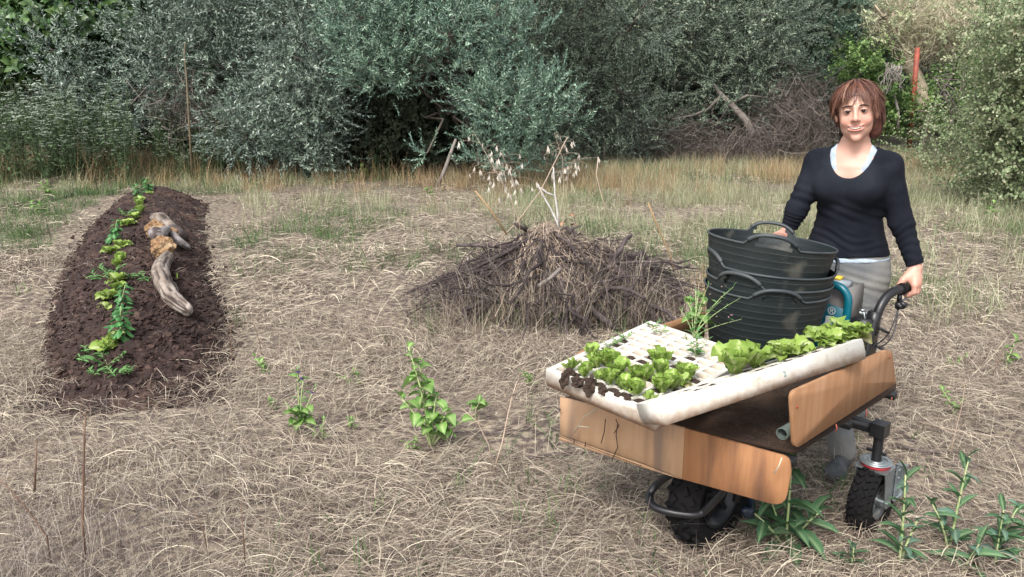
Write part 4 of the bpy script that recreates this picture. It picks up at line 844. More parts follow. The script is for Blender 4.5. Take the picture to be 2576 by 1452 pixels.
for (px, py, s, lab) in ((670, 950, .8, 'bluish leafy weed right of the ridge front'), (905, 975, .5, 'little weed left of the large leafy weed'), (890, 1085, .45, 'tiny weed between the thistle and the leafy weed'), (1335, 975, .6, 'small weed beside the tray corner'), (810, 1110, .5, 'creeping weed right of the thistle foot'), (1040, 1140, .5, 'round leaf sprout at the foot of the leafy weed'), (915, 450, 1.6, 'bright green sapling at the foot of the central olive'), (1085, 500, 1.1, 'green weed patch before the central olive'), (2530, 930, .9, 'green weed with a dark bent stalk at the right edge'), (2390, 930, .5, 'low green weed in the straw right of the cart'), (2400, 1045, .6, 'small weed right of the rear wheel post'), (690, 1030, .5, 'sprawling weed below the ridge corner'), (2490, 560, 1.3, 'leafy shoot before the bramble hedge'), (120, 500, 1.6, 'grey green weed clump at the left edge'), (100, 540, 1.3, 'lower weed clump at the left edge'), (395, 402, 1.3, 'bright sprout at the foot of the left trees')):
    weed(at(px, py), lab, WL, [(rng.normal(0, .04), rng.normal(0, .03), rng.uniform(.08, .16)*s*1.3, 7, .25), (rng.normal(0, .06), rng.normal(0, .04), rng.uniform(.06, .12)*s*1.3, 5, .3)], (.55*s, .9*s))
# near right thistles
weed(at(1975, 1395), 'big dark green thistle in front of the cart, beside the wheel', THL[:4], [(.0, .02, .36, 13, .2), (-.12, 0, .16, 10, .1), (.1, -.02, .18, 11, .1), (-.05, .1, .2, 9, .1), (.13, .08, .12, 8, .1)], (.7, 1.15), cat='thistle', name='thistle', r0=.006, el=(-.1, .7))
weed(at(2260, 1440), 'upright thistle right of the rear wheel', THL, [(-.02, 0, .36, 15, .15), (.05, .02, .18, 8, .2)], (.5, .8), cat='thistle', name='thistle', r0=.006, el=(.3, 1.1))
weed(at(2385, 1400), 'tallest slender thistle with blue green lower leaves', THL, [(.02, 0, .38, 14, .15), (-.08, 0, .2, 8, .3)], (.5, .75), cat='thistle', name='thistle', r0=.005, el=(.3, 1.1))
weed(at(2500, 1430), 'low thistle at the far right', THL, [(.0, 0, .22, 12, .1), (.08, .05, .2, 10, .1)], (.5, .8), cat='thistle', name='thistle', el=(.2, .9))
weed(at(2580, 1400), 'thistle cut off by the right edge', THL, [(.0, 0, .2, 12, .1)], (.5, .8), cat='thistle', name='thistle', el=(.2, .9))
weed(at(2140, 1445), 'small pale thistle rosette at the bottom edge', THL, [(.0, 0, .1, 8, .1)], (.4, .7), cat='thistle', name='thistle', el=(.3, 1.0))
weed(at(2420, 1450), 'broad leaved plant at the bottom right corner', THL, [(.04, 0, .12, 9, .1)], (.6, .9), cat='thistle', name='thistle', el=(.0, .8))
# dry upright stalks
M_dst = mat('brown_dead_stem', (.12, .065, .045), (.2, .13, .09), scale=12, rough=.85)
def dstalk(pts, y0, label, r0=.004, m=None, side=6):
    b = at(*pts[0]); P = np.array([tuple(b)]+[tuple(at(px, py, y=b.y)) for px, py in pts[1:]]); r_ = empty('dead_stalk', tuple(P[0]), label, 'dead stalk'); P = P-P[0]
    mb = MB(); mb.tube(P, np.linspace(r0, r0*.4, len(P)), 6); mb.obj('stem', m or M_dst, r_, smooth=True)
    for k in range(side):
        t = rng.uniform(.35, 1)*(len(P)-1); i = min(int(t), len(P)-2); a = P[i]+(P[i+1]-P[i])*(t-i); mb = MB(); mb.tube(wig(a, a+np.array([rng.normal(0, .035), rng.normal(0, .02), rng.uniform(.02, .06)]), 4, .1), [.0014, .0012, .001, .0007], 4); mb.obj('side_twig', m or M_dst, r_)
    return r_
dstalk([(216, 1440), (208, 1320), (210, 1200), (212, 1100), (216, 1035)], 0, 'tall dark reddish dead stalk in the near left corner', .0055, side=9)
dstalk([(85, 1270), (90, 1170), (93, 1105)], 0, 'short thick dead stalk left of the tall dark one', .006, side=0)
dstalk([(130, 1440), (118, 1350), (60, 1270), (-10, 1195)], 0, 'dead stalk slanting out of the picture at the lower left', .004, side=3)
dstalk([(530, 1420), (510, 1330), (485, 1285)], 0, 'thin brown stub left of the bent stalk at the bottom', .003, side=1)
dstalk([(618, 1445), (612, 1340), (606, 1265)], 0, 'thin brown stalk with a pale straw leaning from its top', .003, side=1)
dstalk([(585, 930), (583, 880), (578, 815)], 0, 'dark dry stem at the right edge of the ridge', .004, side=3)
dstalk([(660, 900), (650, 850), (633, 800)], 0, 'thin dry stem right of the ridge, leaning left', .003, side=4)
dstalk([(2385, 1165), (2400, 1100), (2420, 1020), (2428, 960)], 0, 'thin stalk with a fuzzy grey seed head right of the cart', .003, M_stk, side=9)
dstalk([(2490, 960), (2505, 925), (2525, 880)], 0, 'dark bent dry stalk at the far right', .004, side=3)
dstalk([(1240, 1190), (1262, 1120), (1285, 1010), (1300, 960)], 0, 'pale dry stalk rising from the straw between the leafy weed and the cart', .004, M_stk, side=7)
dstalk([(1240, 1190), (1230, 1120), (1200, 1060), (1165, 1030)], 0, 'pale dry stalk leaning left beside the leafy weed', .003, M_stk, side=4)
# ------------------------------------------------------------------ the cart
CX = np.array([.835, 2.16, .55]); CU = np.array([-.694, .72, 0]); CV = np.array([.72, .694, 0]); UZ = np.array([0, 0, 1.])
def cw(u, v, z): return CX*[1, 1, 0]+CU*u+CV*v+UZ*z
def rplane(px, py, O, n):
    d = np.array(at(px, py, y=1.))-[0, 0, CAM_H]; O = np.array(O); n = np.array(n); o = np.array([0, 0, CAM_H]); t = (O-o).dot(n)/d.dot(n); return o+d*t
cart = empty('power_cart', tuple(cw(.37, .4, 0)), 'flatbed garden cart with plywood sides, black frame and one big front wheel', 'cart'); CB = np.array(cart.location)
def add(mb, name, m, parent=cart, smooth=False, flat=False, **k):
    o = mb.obj(name, m, None, **k); o.parent = parent
    par = CB if parent is cart else np.array(parent['base_world']) if 'base_world' in parent else CB
    o.matrix_parent_inverse = Matrix.Identity(4); o.location = tuple(-CB) if parent is cart else (0, 0, 0)
    if smooth: auto_smooth(o)
    return o
M_black = mat('black_coated_steel', (.012, .012, .014), rough=.38, spec=.5, bump=.05, bscale=200)
M_rub = mat('tyre_rubber', (.007, .007, .008), (.012, .011, .011), scale=9, rough=.8, bump=.25, bscale=90, col3=(.03, .026, .023), s3=5, t3=(.6, .75), spec=.12)
M_zinc = mat('zinc_plated_steel', (.36, .39, .40), (.26, .29, .30), scale=20, rough=.42, metal=.75)
M_red = mat('red_ring', (.42, .03, .04), rough=.5)
M_teal = mat('teal_painted_steel', (.0, .12, .16), (.0, .09, .13), scale=5, rough=.35, spec=.5)
def ply(name, c1, c2, c3=None, t3=(.5, .66), st=(1, 1, 1), sc_=6., **k):
    return mat(name, c1, c2, scale=sc_, rough=.8, spec=.2, bump=.12, bscale=120, stretch=st, col3=c3, s3=3.2, t3=t3, detail=6, **k)
M_plyS = ply('plywood_side', (.31, .165, .086), (.28, .147, .075), (.34, .195, .11), st=(8, 8, .6))
M_plyD = ply('plywood_stained', (.36, .18, .085), (.30, .14, .065), (.13, .068, .045), (.46, .66), st=(5, 5, .6))
M_plyL = ply('plywood_pale', (.46, .30, .185), (.41, .25, .145), (.24, .165, .12), (.47, .67), st=(5, 5, .7))
M_edge = mat('plywood_edge', (.5, .34, .2), (.27, .15, .08), scale=40, rough=.8, stretch=(1, 1, 12))
def rounded(pts, rads, n=5):
    out = []; P = [np.array(p, dtype=float) for p in pts]; N = len(P)
    for i in range(N):
        a, b, c = P[i-1], P[i], P[(i+1) % N]; r = rads[i]
        if r <= 0: out.append(b); continue
        u = (a-b)/np.linalg.norm(a-b); v = (c-b)/np.linalg.norm(c-b)
        for t in np.linspace(0, 1, n): out.append((1-t)**2*(b+u*r)+2*t*(1-t)*b+t*t*(b+v*r))
    return out
def board(pxs, rads, O, dirh, name, m, label=None, th=.012, z_up=True, n_out=None):
    """plywood board standing in the vertical plane through O along dirh"""
    dirh = np.array(dirh, dtype=float)/np.linalg.norm(dirh); nz = np.cross(dirh, UZ); pts = []
    for p in pxs: w = rplane(p[0], p[1], O, nz)-np.array(O); pts.append((w.dot(dirh), w[2]))
    mb = MB(); mb.slab(rounded(pts, rads), np.array(O), dirh, UZ, th, .0015); return add(mb, name, m, label=label)
# bed floor
c1 = cw(0, 0, .55); fl = np.array(tuple(at(1412, 1003, z=.55))); 
mb = MB(); O = cw(0, 0, .538)
def uv(p): d = np.array(p)-CX; return (d.dot(CV), d.dot(CU))
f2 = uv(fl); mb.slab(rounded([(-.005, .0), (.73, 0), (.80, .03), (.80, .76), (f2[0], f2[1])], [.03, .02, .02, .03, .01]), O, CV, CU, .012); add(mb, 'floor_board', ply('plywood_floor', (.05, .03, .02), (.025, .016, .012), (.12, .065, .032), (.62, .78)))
# right side board, left side board
rO = cw(-.016, 0, .55); board([(1990, 1128), (2246, 962), (2236, 882), (2222, 879), (1981, 985)], [.03, .012, .02, .01, .03], rO, CV, 'side_board', M_plyS, 'upright right side board of clean plywood')
lO = np.array(tuple(at(1440, 888, z=.665))); lf_ = np.array(tuple(at(1730, 795, z=.665))); ld = lf_-lO; ld /= np.linalg.norm(ld); ld0 = ld.copy(); ld0[2] = 0
mb = MB(); ll = .80; mb.slab(rounded([(-.02, -.115), (ll, -.115), (ll, 0.0), (.0, 0.), (-.02, -.05)], [.0, .0, .02, .06, .0]), lO, ld, UZ, .012); add(mb, 'side_board', M_plyS, label='left side board showing its rounded end behind the seed tray')
# front: three boards wired together and hanging down
fO = cw(-.004, -.018, .55); fd = fl-c1; fd[2] = 0
board([(1722, 1078), (1987, 1152), (1990, 1190), (1974, 1278), (1716, 1206)], [.0, .02, .0, .045, .0], fO, fd, 'front_board', M_plyD, 'stained orange front board with a rounded lower corner')
board([(1408, 1000), (1722, 1078), (1716, 1205), (1620, 1167), (1408, 1094)], [.0, 0, 0, 0, 0], fO, fd, 'front_board', M_plyL, 'paler weathered front board hung beside the stained one')
board([(1407, 1096), (1619, 1169), (1714, 1206), (1640, 1184), (1407, 1108)], [0, 0, 0, 0, 0], fO+np.array([.002, .004, 0]), fd, 'front_strip', M_plyL)
fn = np.cross(fd/np.linalg.norm(fd), UZ); fn = fn if fn[1] < 0 else -fn
def fpt(px, py, off=.016): return rplane(px, py, fO, fn)+fn*off
M_wire = mat('dark_wire', (.03, .018, .015), rough=.7)
def wire(P, r=.0018, name='wire_tie', m=None): mb = MB(); mb.tube(P, r, 5); add(mb, name, m or M_wire)
for (a, b) in (((1450, 1100), (1449, 1112)), ((1478, 1108), (1477, 1120))): wire([fpt(*a), fpt(*b)])
wire([fpt(1409, 1092), fpt(1620, 1168)], .0012, 'seam_wire'); wire([fpt(1392, 1072), fpt(1412, 1080)], .003, 'peg', M_bark); wire([fpt(1398, 1018), fpt(1416, 1027)], .003, 'peg', M_bark)
sn = -CU
for (px, py) in ((2091, 1073), (2167, 1036)): a = rplane(px, py, rO, sn)+sn*.014; wire([a+UZ*.012, a+UZ*.0+sn*.004, a-UZ*.014], .0022, m=M_rust)
for (px, py) in ((1994, 1020), (2228, 896), (2233, 1000)): a = rplane(px, py, rO, sn)+sn*.013; mb = MB(); mb.lathe([(0, .002), (.004, .002), (.005, 0)], 10, frame_z(sn), a); add(mb, 'screw', M_rust)
# chassis under the floor
mb = MB()
for u in (.14, .61): mb.tube([cw(u, .02, .50), cw(u, .92, .50)], .022, 4, up=UZ)
for v in (.1, .5, .88): mb.tube([cw(.05, v, .46), cw(.70, v, .46)], .02, 4, up=UZ)
mb.tube([cw(.005, .66, .405), cw(.74, .66, .405)], .024, 4, up=UZ)
for u in (.25, .49): mb.tube([cw(u, .66, .41), cw(u, .66, .5)], .02, 4, up=CV)
for u in (.265, .475): mb.tube([cw(u, .15, .22), cw(u, .2, .44), cw(u, .3, .48)], .014, 8)
add(mb, 'chassis', M_black)
mb = MB(); mb.box(cw(.2, .62, .475), (.34, .12, .09), np.stack([CV, CU, UZ], 1)); add(mb, 'gearbox', mat('dark_teal_cover', (.01, .05, .06), rough=.5))
# wheels
def wheel(c, ax, R, w, name, parent=cart, rimr=.55, lugs=26, mrim=None, label=None):
    M = frame_z(ax, UZ); mb = MB(); K = 12; a = np.linspace(-1, 1, K); prof = [(R*(rimr)+.004, -w*.36)]+[(R-.5*w*.55*(abs(q)**2.6), q*w*.5) for q in a]+[(R*rimr+.004, w*.36)]
    mb.lathe(prof, 48, M, c)
    tn = np.arange(lugs)*2*PI/lugs
    for k, t in enumerate(tn):
        for sgn in (-1, 1):
            for zz, ln in ((.16, .1), (.34, .13)):
                t2 = t+(.5 if zz > .2 else 0)*2*PI/lugs+sgn*.05; rr = R-(.012 if zz > .2 else -.001); loc = np.array([math.cos(t2)*rr, math.sin(t2)*rr, sgn*zz*w]); er = np.array([math.cos(t2), math.sin(t2), 0]); et = np.array([-er[1], er[0], 0]); L = np.stack([er, et*.8+np.array([0, 0, .6*sgn]), np.cross(er, et)], 1); L[:, 1] /= np.linalg.norm(L[:, 1]); L[:, 2] = np.cross(L[:, 0], L[:, 1])
                mb.box(np.array(c)+M@loc, (.014, R*.13, w*.17), M@L)
    t_ = add(mb, 'tyre', M_rub, smooth=True, label=label)
    mb = MB(); rr = R*rimr; mb.lathe([(rr+.006, -w*.4), (rr, -w*.36), (rr*.92, -w*.2), (rr*.9, w*.2), (rr, w*.36), (rr+.006, w*.4), (rr-.004, w*.37), (rr*.8, w*.15), (rr*.35, w*.12), (rr*.3, w*.3), (.001, w*.3)], 32, M, c)
    for k in range(5):
        t = k*2*PI/5; e = np.array([math.cos(t), math.sin(t), 0]); mb.tube([np.array(c)+M@(e*rr*.3+[0, 0, w*.2]), np.array(c)+M@(e*rr*.9+[0, 0, w*.2])], rr*.1, 4)
    o = mb.obj('rim', mrim or M_black); o.parent = t_; auto_smooth(o)
    return t_
FW = np.array([.70, 2.565, .2]); wheel(FW, -CU, .2, .125, 'front_wheel', rimr=.56, lugs=22, label='big chunky black front tyre')
# bumper bar
bp = [(1795, 1190, .40), (1719, 1175, .36), (1683, 1194, .31), (1652, 1218, .25), (1634, 1240, .22), (1633, 1262, .205), (1650, 1279, .20), (1689, 1290, .20), (1743, 1297, .20), (1768, 1290, .205), (1785, 1272, .24), (1819, 1238, .30), (1850, 1190, .38)]
P = np.array([tuple(at(a, b, z=z)) for a, b, z in bp]); t = np.linspace(0, len(P)-1, 60); P = np.stack([np.interp(t, range(len(P)), P[:, k]) for k in range(3)], -1)
for _ in range(3): P[1:-1] = (P[:-2]+P[1:-1]*2+P[2:])/4
mb = MB(); mb.tube(P, .0135, 12); add(mb, 'bumper_bar', M_black, smooth=True)
mb = MB(); a = np.array(at(1888, 1235, y=2.42)); b = np.array(at(1887, 1302, y=2.42)); mb.tube([a+UZ*.15, b], .014, 4, up=CV); mb.box(b+UZ*.03-CV*.02, (.03, .03, .03)); mb.tube([b+UZ*.05-CV*.045, b+UZ*.012-CV*.012], .012, 8); add(mb, 'stand_leg', mat('dark_blue_steel', (.012, .02, .035), rough=.4))
# casters
for ci, u0 in enumerate((.015, .735)):
    s = cw(u0, .665, 0); lb = 'black swivel wheel mount with grey fork at the near rear corner' if ci == 0 else None
    off = CV*.0; wc = s+off+UZ*.135
    mb = MB(); mb.tube([s+UZ*.285, s+UZ*.40], .017, 14); mb.box(s+UZ*.405, (.055, .05, .05), np.stack([CV, CU, UZ], 1)); mb.box(s+UZ*.318+CU*.022, (.01, .03, .01), np.stack([CV, CU, UZ], 1)); mb.box(s+UZ*.316-CU*.022, (.01, .02, .01), np.stack([CV, CU, UZ], 1)); st = add(mb, 'caster_post', M_black, label=lb); auto_smooth(st, 35)
    def sub(mb, nm, m): o = mb.obj(nm, m); o.parent = st; auto_smooth(o, 35); return o
    mb = MB(); mb.lathe([(0, .285), (.02, .285), (.022, .2885), (.028, .2885), (.03, .285), (.036, .285), (.038, .289), (.044, .289), (.046, .2855), (.053, .2855), (.056, .2825), (.053, .279), (0, .279)], 36, None, s); sub(mb, 'swivel_plate', M_zinc)
    mb = MB(); mb.lathe([(0, .278), (.05, .278), (.051, .272), (.047, .266), (0, .266)], 32, None, s); sub(mb, 'red_ring', M_red)
    mb = MB()
    for sg in (-1, 1):
        o = s+CU*(.052*sg); pl = [(-.05, .265), (.03, .265), (.045, .24), (.05, .17), (.028, .115), (-.0, .11), (-.02, .13), (-.03, .2)]; mb.slab(pl, o, CV, UZ, .004)
    mb.box(s+UZ*.262, (.09, .115, .008), np.stack([CV, CU, UZ], 1)); mb.tube([wc-CU*.066, wc+CU*.066], .009, 10)
    mb.box(s-CU*.062+CV*.055+UZ*.205, (.03, .006, .12), np.stack([CV, CU, UZ], 1)); sub(mb, 'fork', M_zinc)
    mb = MB(); mb.slab([(.045, .272), (.095, .262), (.098, .2), (.088, .14), (.068, .14), (.07, .2), (.06, .25)], s-CU*.05, CV, UZ, .03); sub(mb, 'brake_cover', M_zinc)
    mb = MB(); mb.tube([wc-CU*.07+CV*.02+UZ*.012, wc-CU*.07+CV*.09+UZ*.008, wc-CU*.07+CV*.125], .006, 8); sub(mb, 'brake_lever', M_zinc)
    for q in (-.006, .03, .06): mb = MB(); mb.lathe([(0, .003), (.0045, .003), (.005, 0)], 8, frame_z(-CU), s-CU*.0655+CV*.055+UZ*(.19+q)); sub(mb, 'screw', M_zinc)
    wheel(wc, -CU, .135, .085, 'caster_wheel', rimr=.46, lugs=30, mrim=mat('grey_wheel_rim%d' % ci, (.16, .17, .18), rough=.4, metal=.6) if ci == 0 else bpy.data.materials['grey_wheel_rim0'])
# teal back guard with plate
gv = .93; G = lambda u, z: cw(u, gv, z)
P = [G(.285, .42), G(.285, .76)]+[G(.285+.06*(1-math.cos(a)), .765+.06*math.sin(a)) for a in np.linspace(0, PI/2, 7)]+[G(.60+.06*math.sin(a), .765+.06*math.cos(a)) for a in np.linspace(0, PI/2, 7)]+[G(.66, .42)]
mb = MB(); mb.tube(P, .0155, 14); add(mb, 'back_guard', M_teal, smooth=True)
mb = MB(); mb.slab([(.30, .55), (.645, .55), (.645, .775), (.48, .765), (.30, .735)], cw(0, gv-.0, 0), CU, UZ, .004); pl_ = add(mb, 'guard_plate', M_teal)
M_white = mat('white_print', (.7, .72, .72), rough=.5)
mb = MB(); pn = -CV; gO = cw(0, gv-.006, 0)
def gp(px, py): return rplane(px, py, gO, CV)
V = [gp(2077, 794), gp(2099, 796), gp(2089, 812), gp(2100, 822), gp(2066, 820), gp(2076, 808)]; mb.add(V, None, [(0, 1, 2), (0, 2, 5), (5, 2, 3), (5, 3, 4)]); o = mb.obj('white_emblem', M_white); o.parent = pl_
tx = bpy.data.curves.new('mark', 'FONT'); tx.body = '\u00ae'; tx.size = .042; tx.extrude = .0003; tx.align_x = 'CENTER'; to_ = bpy.data.objects.new('mark', tx); sc.collection.objects.link(to_)
bpy.context.view_layer.update(); me = bpy.data.meshes.new_from_object(to_); bpy.data.objects.remove(to_); me.materials.clear(); me.materials.append(M_white); p = gp(2091, 791)
o = link('registered_mark', me, pl_); o.matrix_local = Matrix.Translation(Vector(p)) @ Matrix(((-CU[0], 0, -CV[0], 0), (-CU[1], 0, -CV[1], 0), (0, 1, 0, 0), (0, 0, 0, 1)))
mb = MB(); mb.box(cw(.40, gv+.10, .72), (.15, .2, .18), np.stack([CV, CU, UZ], 1)); add(mb, 'battery_housing', mat('grey_housing', (.10, .095, .09), (.2, .19, .18), scale=6, rough=.5))
mb = MB(); mb.box(cw(.36, gv+.06, .822), (.05, .1, .025), np.stack([CV, CU, UZ], 1)); add(mb, 'battery_cover', mat('grey_blue_plastic', (.22, .25, .27), rough=.4))
mb = MB(); mb.box(cw(.37, gv+.06, .842), (.03, .05, .012), np.stack([CV, CU, UZ], 1)); add(mb, 'yellow_label', mat('yellow_plastic', (.7, .45, .05), rough=.5))
mb = MB(); mb.box(cw(.22, gv+.02, .63), (.10, .07, .17), np.stack([CV, CU, UZ], 1)); mb.box(cw(.19, gv+.02, .7), (.03, .04, .09), np.stack([CV, CU, UZ], 1)); mb.tube([cw(.2, gv+.03, .69), cw(.14, gv+.06, .66)], .006, 6); mb.tube([cw(.2, gv+.03, .62), cw(.13, gv+.06, .58)], .006, 6); add(mb, 'handle_bracket', M_black)
mb = MB(); a = cw(.235, gv, .735); mb.lathe([(0, .012), (.008, .012), (.009, 0)], 10, frame_z(-CU), a); mb.box(a+UZ*.012-CU*.01, (.02, .012, .008)); mb.tube([a-CU*.012+UZ*.01, a-CU*.02-UZ*.02, a-CU*.02-UZ*.045], .003, 6); add(mb, 'latch', M_zinc)
# handlebars
hp = np.array([tuple(at(2172, 900, y=2.93)), tuple(at(2183, 862, y=2.94)), tuple(at(2197, 820, y=2.95)), tuple(at(2212, 775, y=2.96)), tuple(at(2228, 748, y=2.98)), tuple(at(2248, 732, y=3.0)), tuple(at(2270, 727, y=3.03)), tuple(at(2286, 721, y=3.07)), tuple(at(2306, 714, y=3.14))])
t = np.linspace(0, 8, 41); HPs = np.stack([np.interp(t, range(9), hp[:, k]) for k in range(3)], -1)
for _ in range(4): HPs[1:-1] = (HPs[:-2]+2*HPs[1:-1]+HPs[2:])/4
for hi, dv in enumerate((np.zeros(3), CU*.56-CV*.02-UZ*.015)):
    mb = MB(); mb.tube(HPs[:34]+dv, .0175, 14); add(mb, 'handlebar', M_black, smooth=True)
    mb = MB(); mb.tube([HPs[29]+dv, HPs[30]+dv, HPs[31]+dv], [.0225, .024, .0225], 14); mb.tube(HPs[31:]+dv, .0165, 14); hg = add(mb, 'grip', M_rub, smooth=True)
    a = HPs[29]+dv; mb = MB(); mb.tube([a-UZ*.02, a-UZ*.05+CU*.0], .010, 8); mb.tube([a-UZ*.05, a-UZ*.062-CU*.03], .011, 8); mb.box(a-UZ*.065-CU*.005, (.03, .02, .024)); mb.lathe([(0, .006), (.009, .006), (.01, 0)], 10, frame_z((-.3, -1, 0)), a-UZ*.066+np.array([.0, -.014, 0])); add(mb, 'lever_bracket', M_zinc if hi else M_black)
    mb = MB(); mb.tube([a-UZ*.045+CV*.01, a-UZ*.052+CV*.05, a-UZ*.05+CV*.12], .0045, 6); add(mb, 'brake_lever', M_zinc)
    for q in range(2):
        s0 = a-UZ*.066; e0 = HPs[3]+dv+np.array([.0, 0, 0]); P = np.stack([s0+(e0-s0)*t_+np.array([.018+.012*q, -.01, -.03-.02*q])*math.sin(PI*t_) for t_ in np.linspace(0, 1, 12)]); mb = MB(); mb.tube(P, .0028, 6); add(mb, 'cable', M_black)
# straws and debris in the bed
n = 230; u = rng.uniform(.02, .5, n); v = rng.uniform(-.02, .5, n); p = np.array([cw(a, b, .553) for a, b in zip(u, v)])
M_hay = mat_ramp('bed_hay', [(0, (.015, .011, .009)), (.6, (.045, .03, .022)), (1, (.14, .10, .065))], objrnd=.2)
hp_ = [straw_patch(500+k, 30, .09, 1.2, .7, .03, .15) for k in range(5)]
for m_ in hp_: m_.materials.clear(); m_.materials.append(M_hay)
ht = rng.normal(0, .1, (n, 3)); ht[:, 2] = rng.uniform(0, 6, n)
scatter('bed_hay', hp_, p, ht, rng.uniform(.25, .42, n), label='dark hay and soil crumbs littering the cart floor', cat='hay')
# plastic pipe
a = np.array(at(1967, 1092, z=.572)); M_pvc = mat('grey_pvc', (.16, .2, .18), (.1, .13, .12), scale=10, rough=.45); mb = MB(); M = frame_z(CV)
mb.lathe([(.0165, 0), (.019, 0), (.019, .5), (.0165, .5)], 28, M, a, close=True); o = mb.obj('pipe', M_pvc, label='short open grey plastic pipe lying on the cart floor', cat='pipe'); auto_smooth(o)
# roots and straws hanging over the front boards
for k, (pts, m_) in enumerate(((((1560, 1060), (1556, 1090), (1560, 1120), (1546, 1150)), M_wire), (((1531, 1048), (1528, 1080), (1520, 1108)), M_wire), (((1512, 1020), (1480, 1040), (1455, 1080)), M_straw), (((1560, 1046), (1568, 1062), (1556, 1080)), M_wire), (((1975, 1138), (1968, 1158), (1956, 1178)), M_straw), (((1470, 1060), (1498, 1063)), M_straw))):
    P = np.array([fpt(*p_, .02+.005*k) for p_ in pts]); mb = MB(); mb.cur = .9; mb.tube(P, .0016 if m_ is M_wire else .0022, 5); mb.obj('hanging_strand', m_, label=('longest dark root hanging over the front boards', 'thin dark root left of the longest one', 'pale bent straw under the tray corner', 'short curled root just under the tray', 'pale straw stuck on the right end of the stained board', 'small pale straw lying flat on the pale board')[k], cat='root' if m_ is M_wire else 'straw')

# ------------------------------------------------------------------ tubs
def tub_mat():
    m = mat('black_rubber_tub', (.008, .013, .014), (.015, .021, .021), scale=5, rough=.55, bump=.15, bscale=60, col3=(.13, .12, .10), s3=7, t3=(.57, .8))
    n = m.node_tree; N = n.nodes; L = n.links; b = N['Principled BSDF']; src = b.inputs['Base Color'].links[0].from_socket
    a = N.new('ShaderNodeAttribute'); a.attribute_name = 'rnd'; x = N.new('ShaderNodeTexNoise'); x.inputs['Scale'].default_value = 22; tc = N.new('ShaderNodeTexCoord'); L.new(tc.outputs['Object'], x.inputs[0])
    mm = N.new('ShaderNodeMath'); mm.operation = 'MULTIPLY'; L.new(a.outputs['Fac'], mm.inputs[0]); L.new(x.outputs[0], mm.inputs[1]); mx = N.new('ShaderNodeMix'); mx.data_type = 'RGBA'; L.new(mm.outputs[0], mx.inputs[0]); L.new(src, mx.inputs[6]); mx.inputs[7].default_value = (.075, .085, .082, 1); L.new(mx.outputs[2], b.inputs['Base Color']); return m
M_tub = tub_mat(); M_rimt = mat('grey_black_rim', (.03, .037, .042), (.06, .068, .07), scale=8, rough=.5)
def tub(loc, rot, th0, label, H=.285, rb=.178, rt=.230, group=None):
    r_ = empty('flexible_tub', tuple(loc), label, 'tub', 'stack of black rubber tubs'); r_.rotation_euler = rot
    n = 120; th = np.linspace(0, 2*PI, n, endpoint=False)
    def bump(t): d = (t-th0+PI/2) % PI-PI/2; return np.clip(1-(np.abs(d)/.42)**2.6, 0, 1)
    bm_ = bump(th); top = H+.042*bm_
    rows = [(0, 0.)]; lev = np.linspace(0, 1, 11)[1:]
    zs = [0]; rn = [0.]
    for l in lev:
        z = l*H*.93
        for dz, v in ((-.0022, 0.), (0, 1.), (.0022, 0.)): zs.append(z+dz); rn.append(v)
    V = []; R = []
    rad = lambda z: rb+(rt-rb)*(z/H)**.9
    allz = zs+[H*.955, H*.975, H]
    for k, z in enumerate(allz):
        f = 1.0 if z >= H*.94 else 0; zz = np.full(n, z) if not f else z+(top-H)*((z-H*.94)/(H*.06))
        ridge_ = .0003 if (k < len(rn) and rn[k] > .5) else 0
        rr = rad(np.minimum(zz, H*1.15))+ridge_+.0015*np.sin(th*3+th0); V.append(np.stack([rr*np.cos(th), rr*np.sin(th), zz], -1)); R.append(np.full(n, rn[k] if k < len(rn) else 0))
    K = len(V); V = np.concatenate(V); mb = MB(); i = np.arange(K-1)[:, None]*n; j = np.arange(n)[None]; kk = (j+1) % n
    Q = np.stack([i+j, i+kk, i+n+kk, i+n+j], -1).reshape(-1, 4)
    hole = np.zeros((K-1, n), bool); d = (th-th0+PI/2) % PI-PI/2; hole[K-3:K-1, :] = (np.abs(d) < .26)[None]; hole[K-2, :] &= False
    hole[K-3, :] = np.abs(d) < .27; hole[K-2, :] = np.abs(d) < .22
    Q = Q[~hole.reshape(-1)]; mb.add(V, Q, None, np.concatenate(R)); Vi = V.copy(); rr = np.linalg.norm(Vi[:, :2], axis=1); Vi[:, :2] *= ((rr-.004)/rr)[:, None]; mb.add(Vi, Q[:, ::-1], None, np.concatenate(R)*.3)
    mb.add(np.concatenate([[[0, 0, .001]], V[:n]]), None, [(0, 1+(q+1) % n, 1+q) for q in range(n)], 0); mb.add(np.concatenate([[[0, 0, .006]], Vi[:n]+[0, 0, .005]]), None, [(0, 1+q, 1+(q+1) % n) for q in range(n)], 0)
    mb.obj('body', M_tub, r_, smooth=True)
    tp = V[-n:]; 
    mb = MB(); C = np.concatenate([tp, tp[:2]]); mb.tube(C, .0042, 8, cap=False); mb.obj('rim', M_rimt, r_, smooth=True)
    for q in range(2):
        c0 = th0+q*PI; tt_ = np.linspace(c0-.36, c0+.36, 24); z = H+.042*np.clip(1-(np.abs(tt_-c0)/.42)**2.6, 0, 1); r2 = rad(np.minimum(z, H*1.15)); P = np.stack([r2*np.cos(tt_), r2*np.sin(tt_), z+.001], -1)
        mb = MB(); mb.tube(P, .0075, 10); mb.obj('handle', M_rimt, r_, smooth=True)
    return r_
TB = cw(.50, .655, 0); TX, TY = TB[0]+.0, TB[1]
tub((TX+.0, TY, .553), (.0, .045, 0), math.radians(-98), 'lowest black tub of the stack, its handle facing the camera')
tub((TX+.002, TY, .592), (.0, .055, 0), math.radians(-135), 'second black tub from the bottom, its handle at the left front')
tub((TX+.004, TY, .640), (.0, .07, 0), math.radians(182), 'third black tub from the bottom, its ears at the left and right sides')
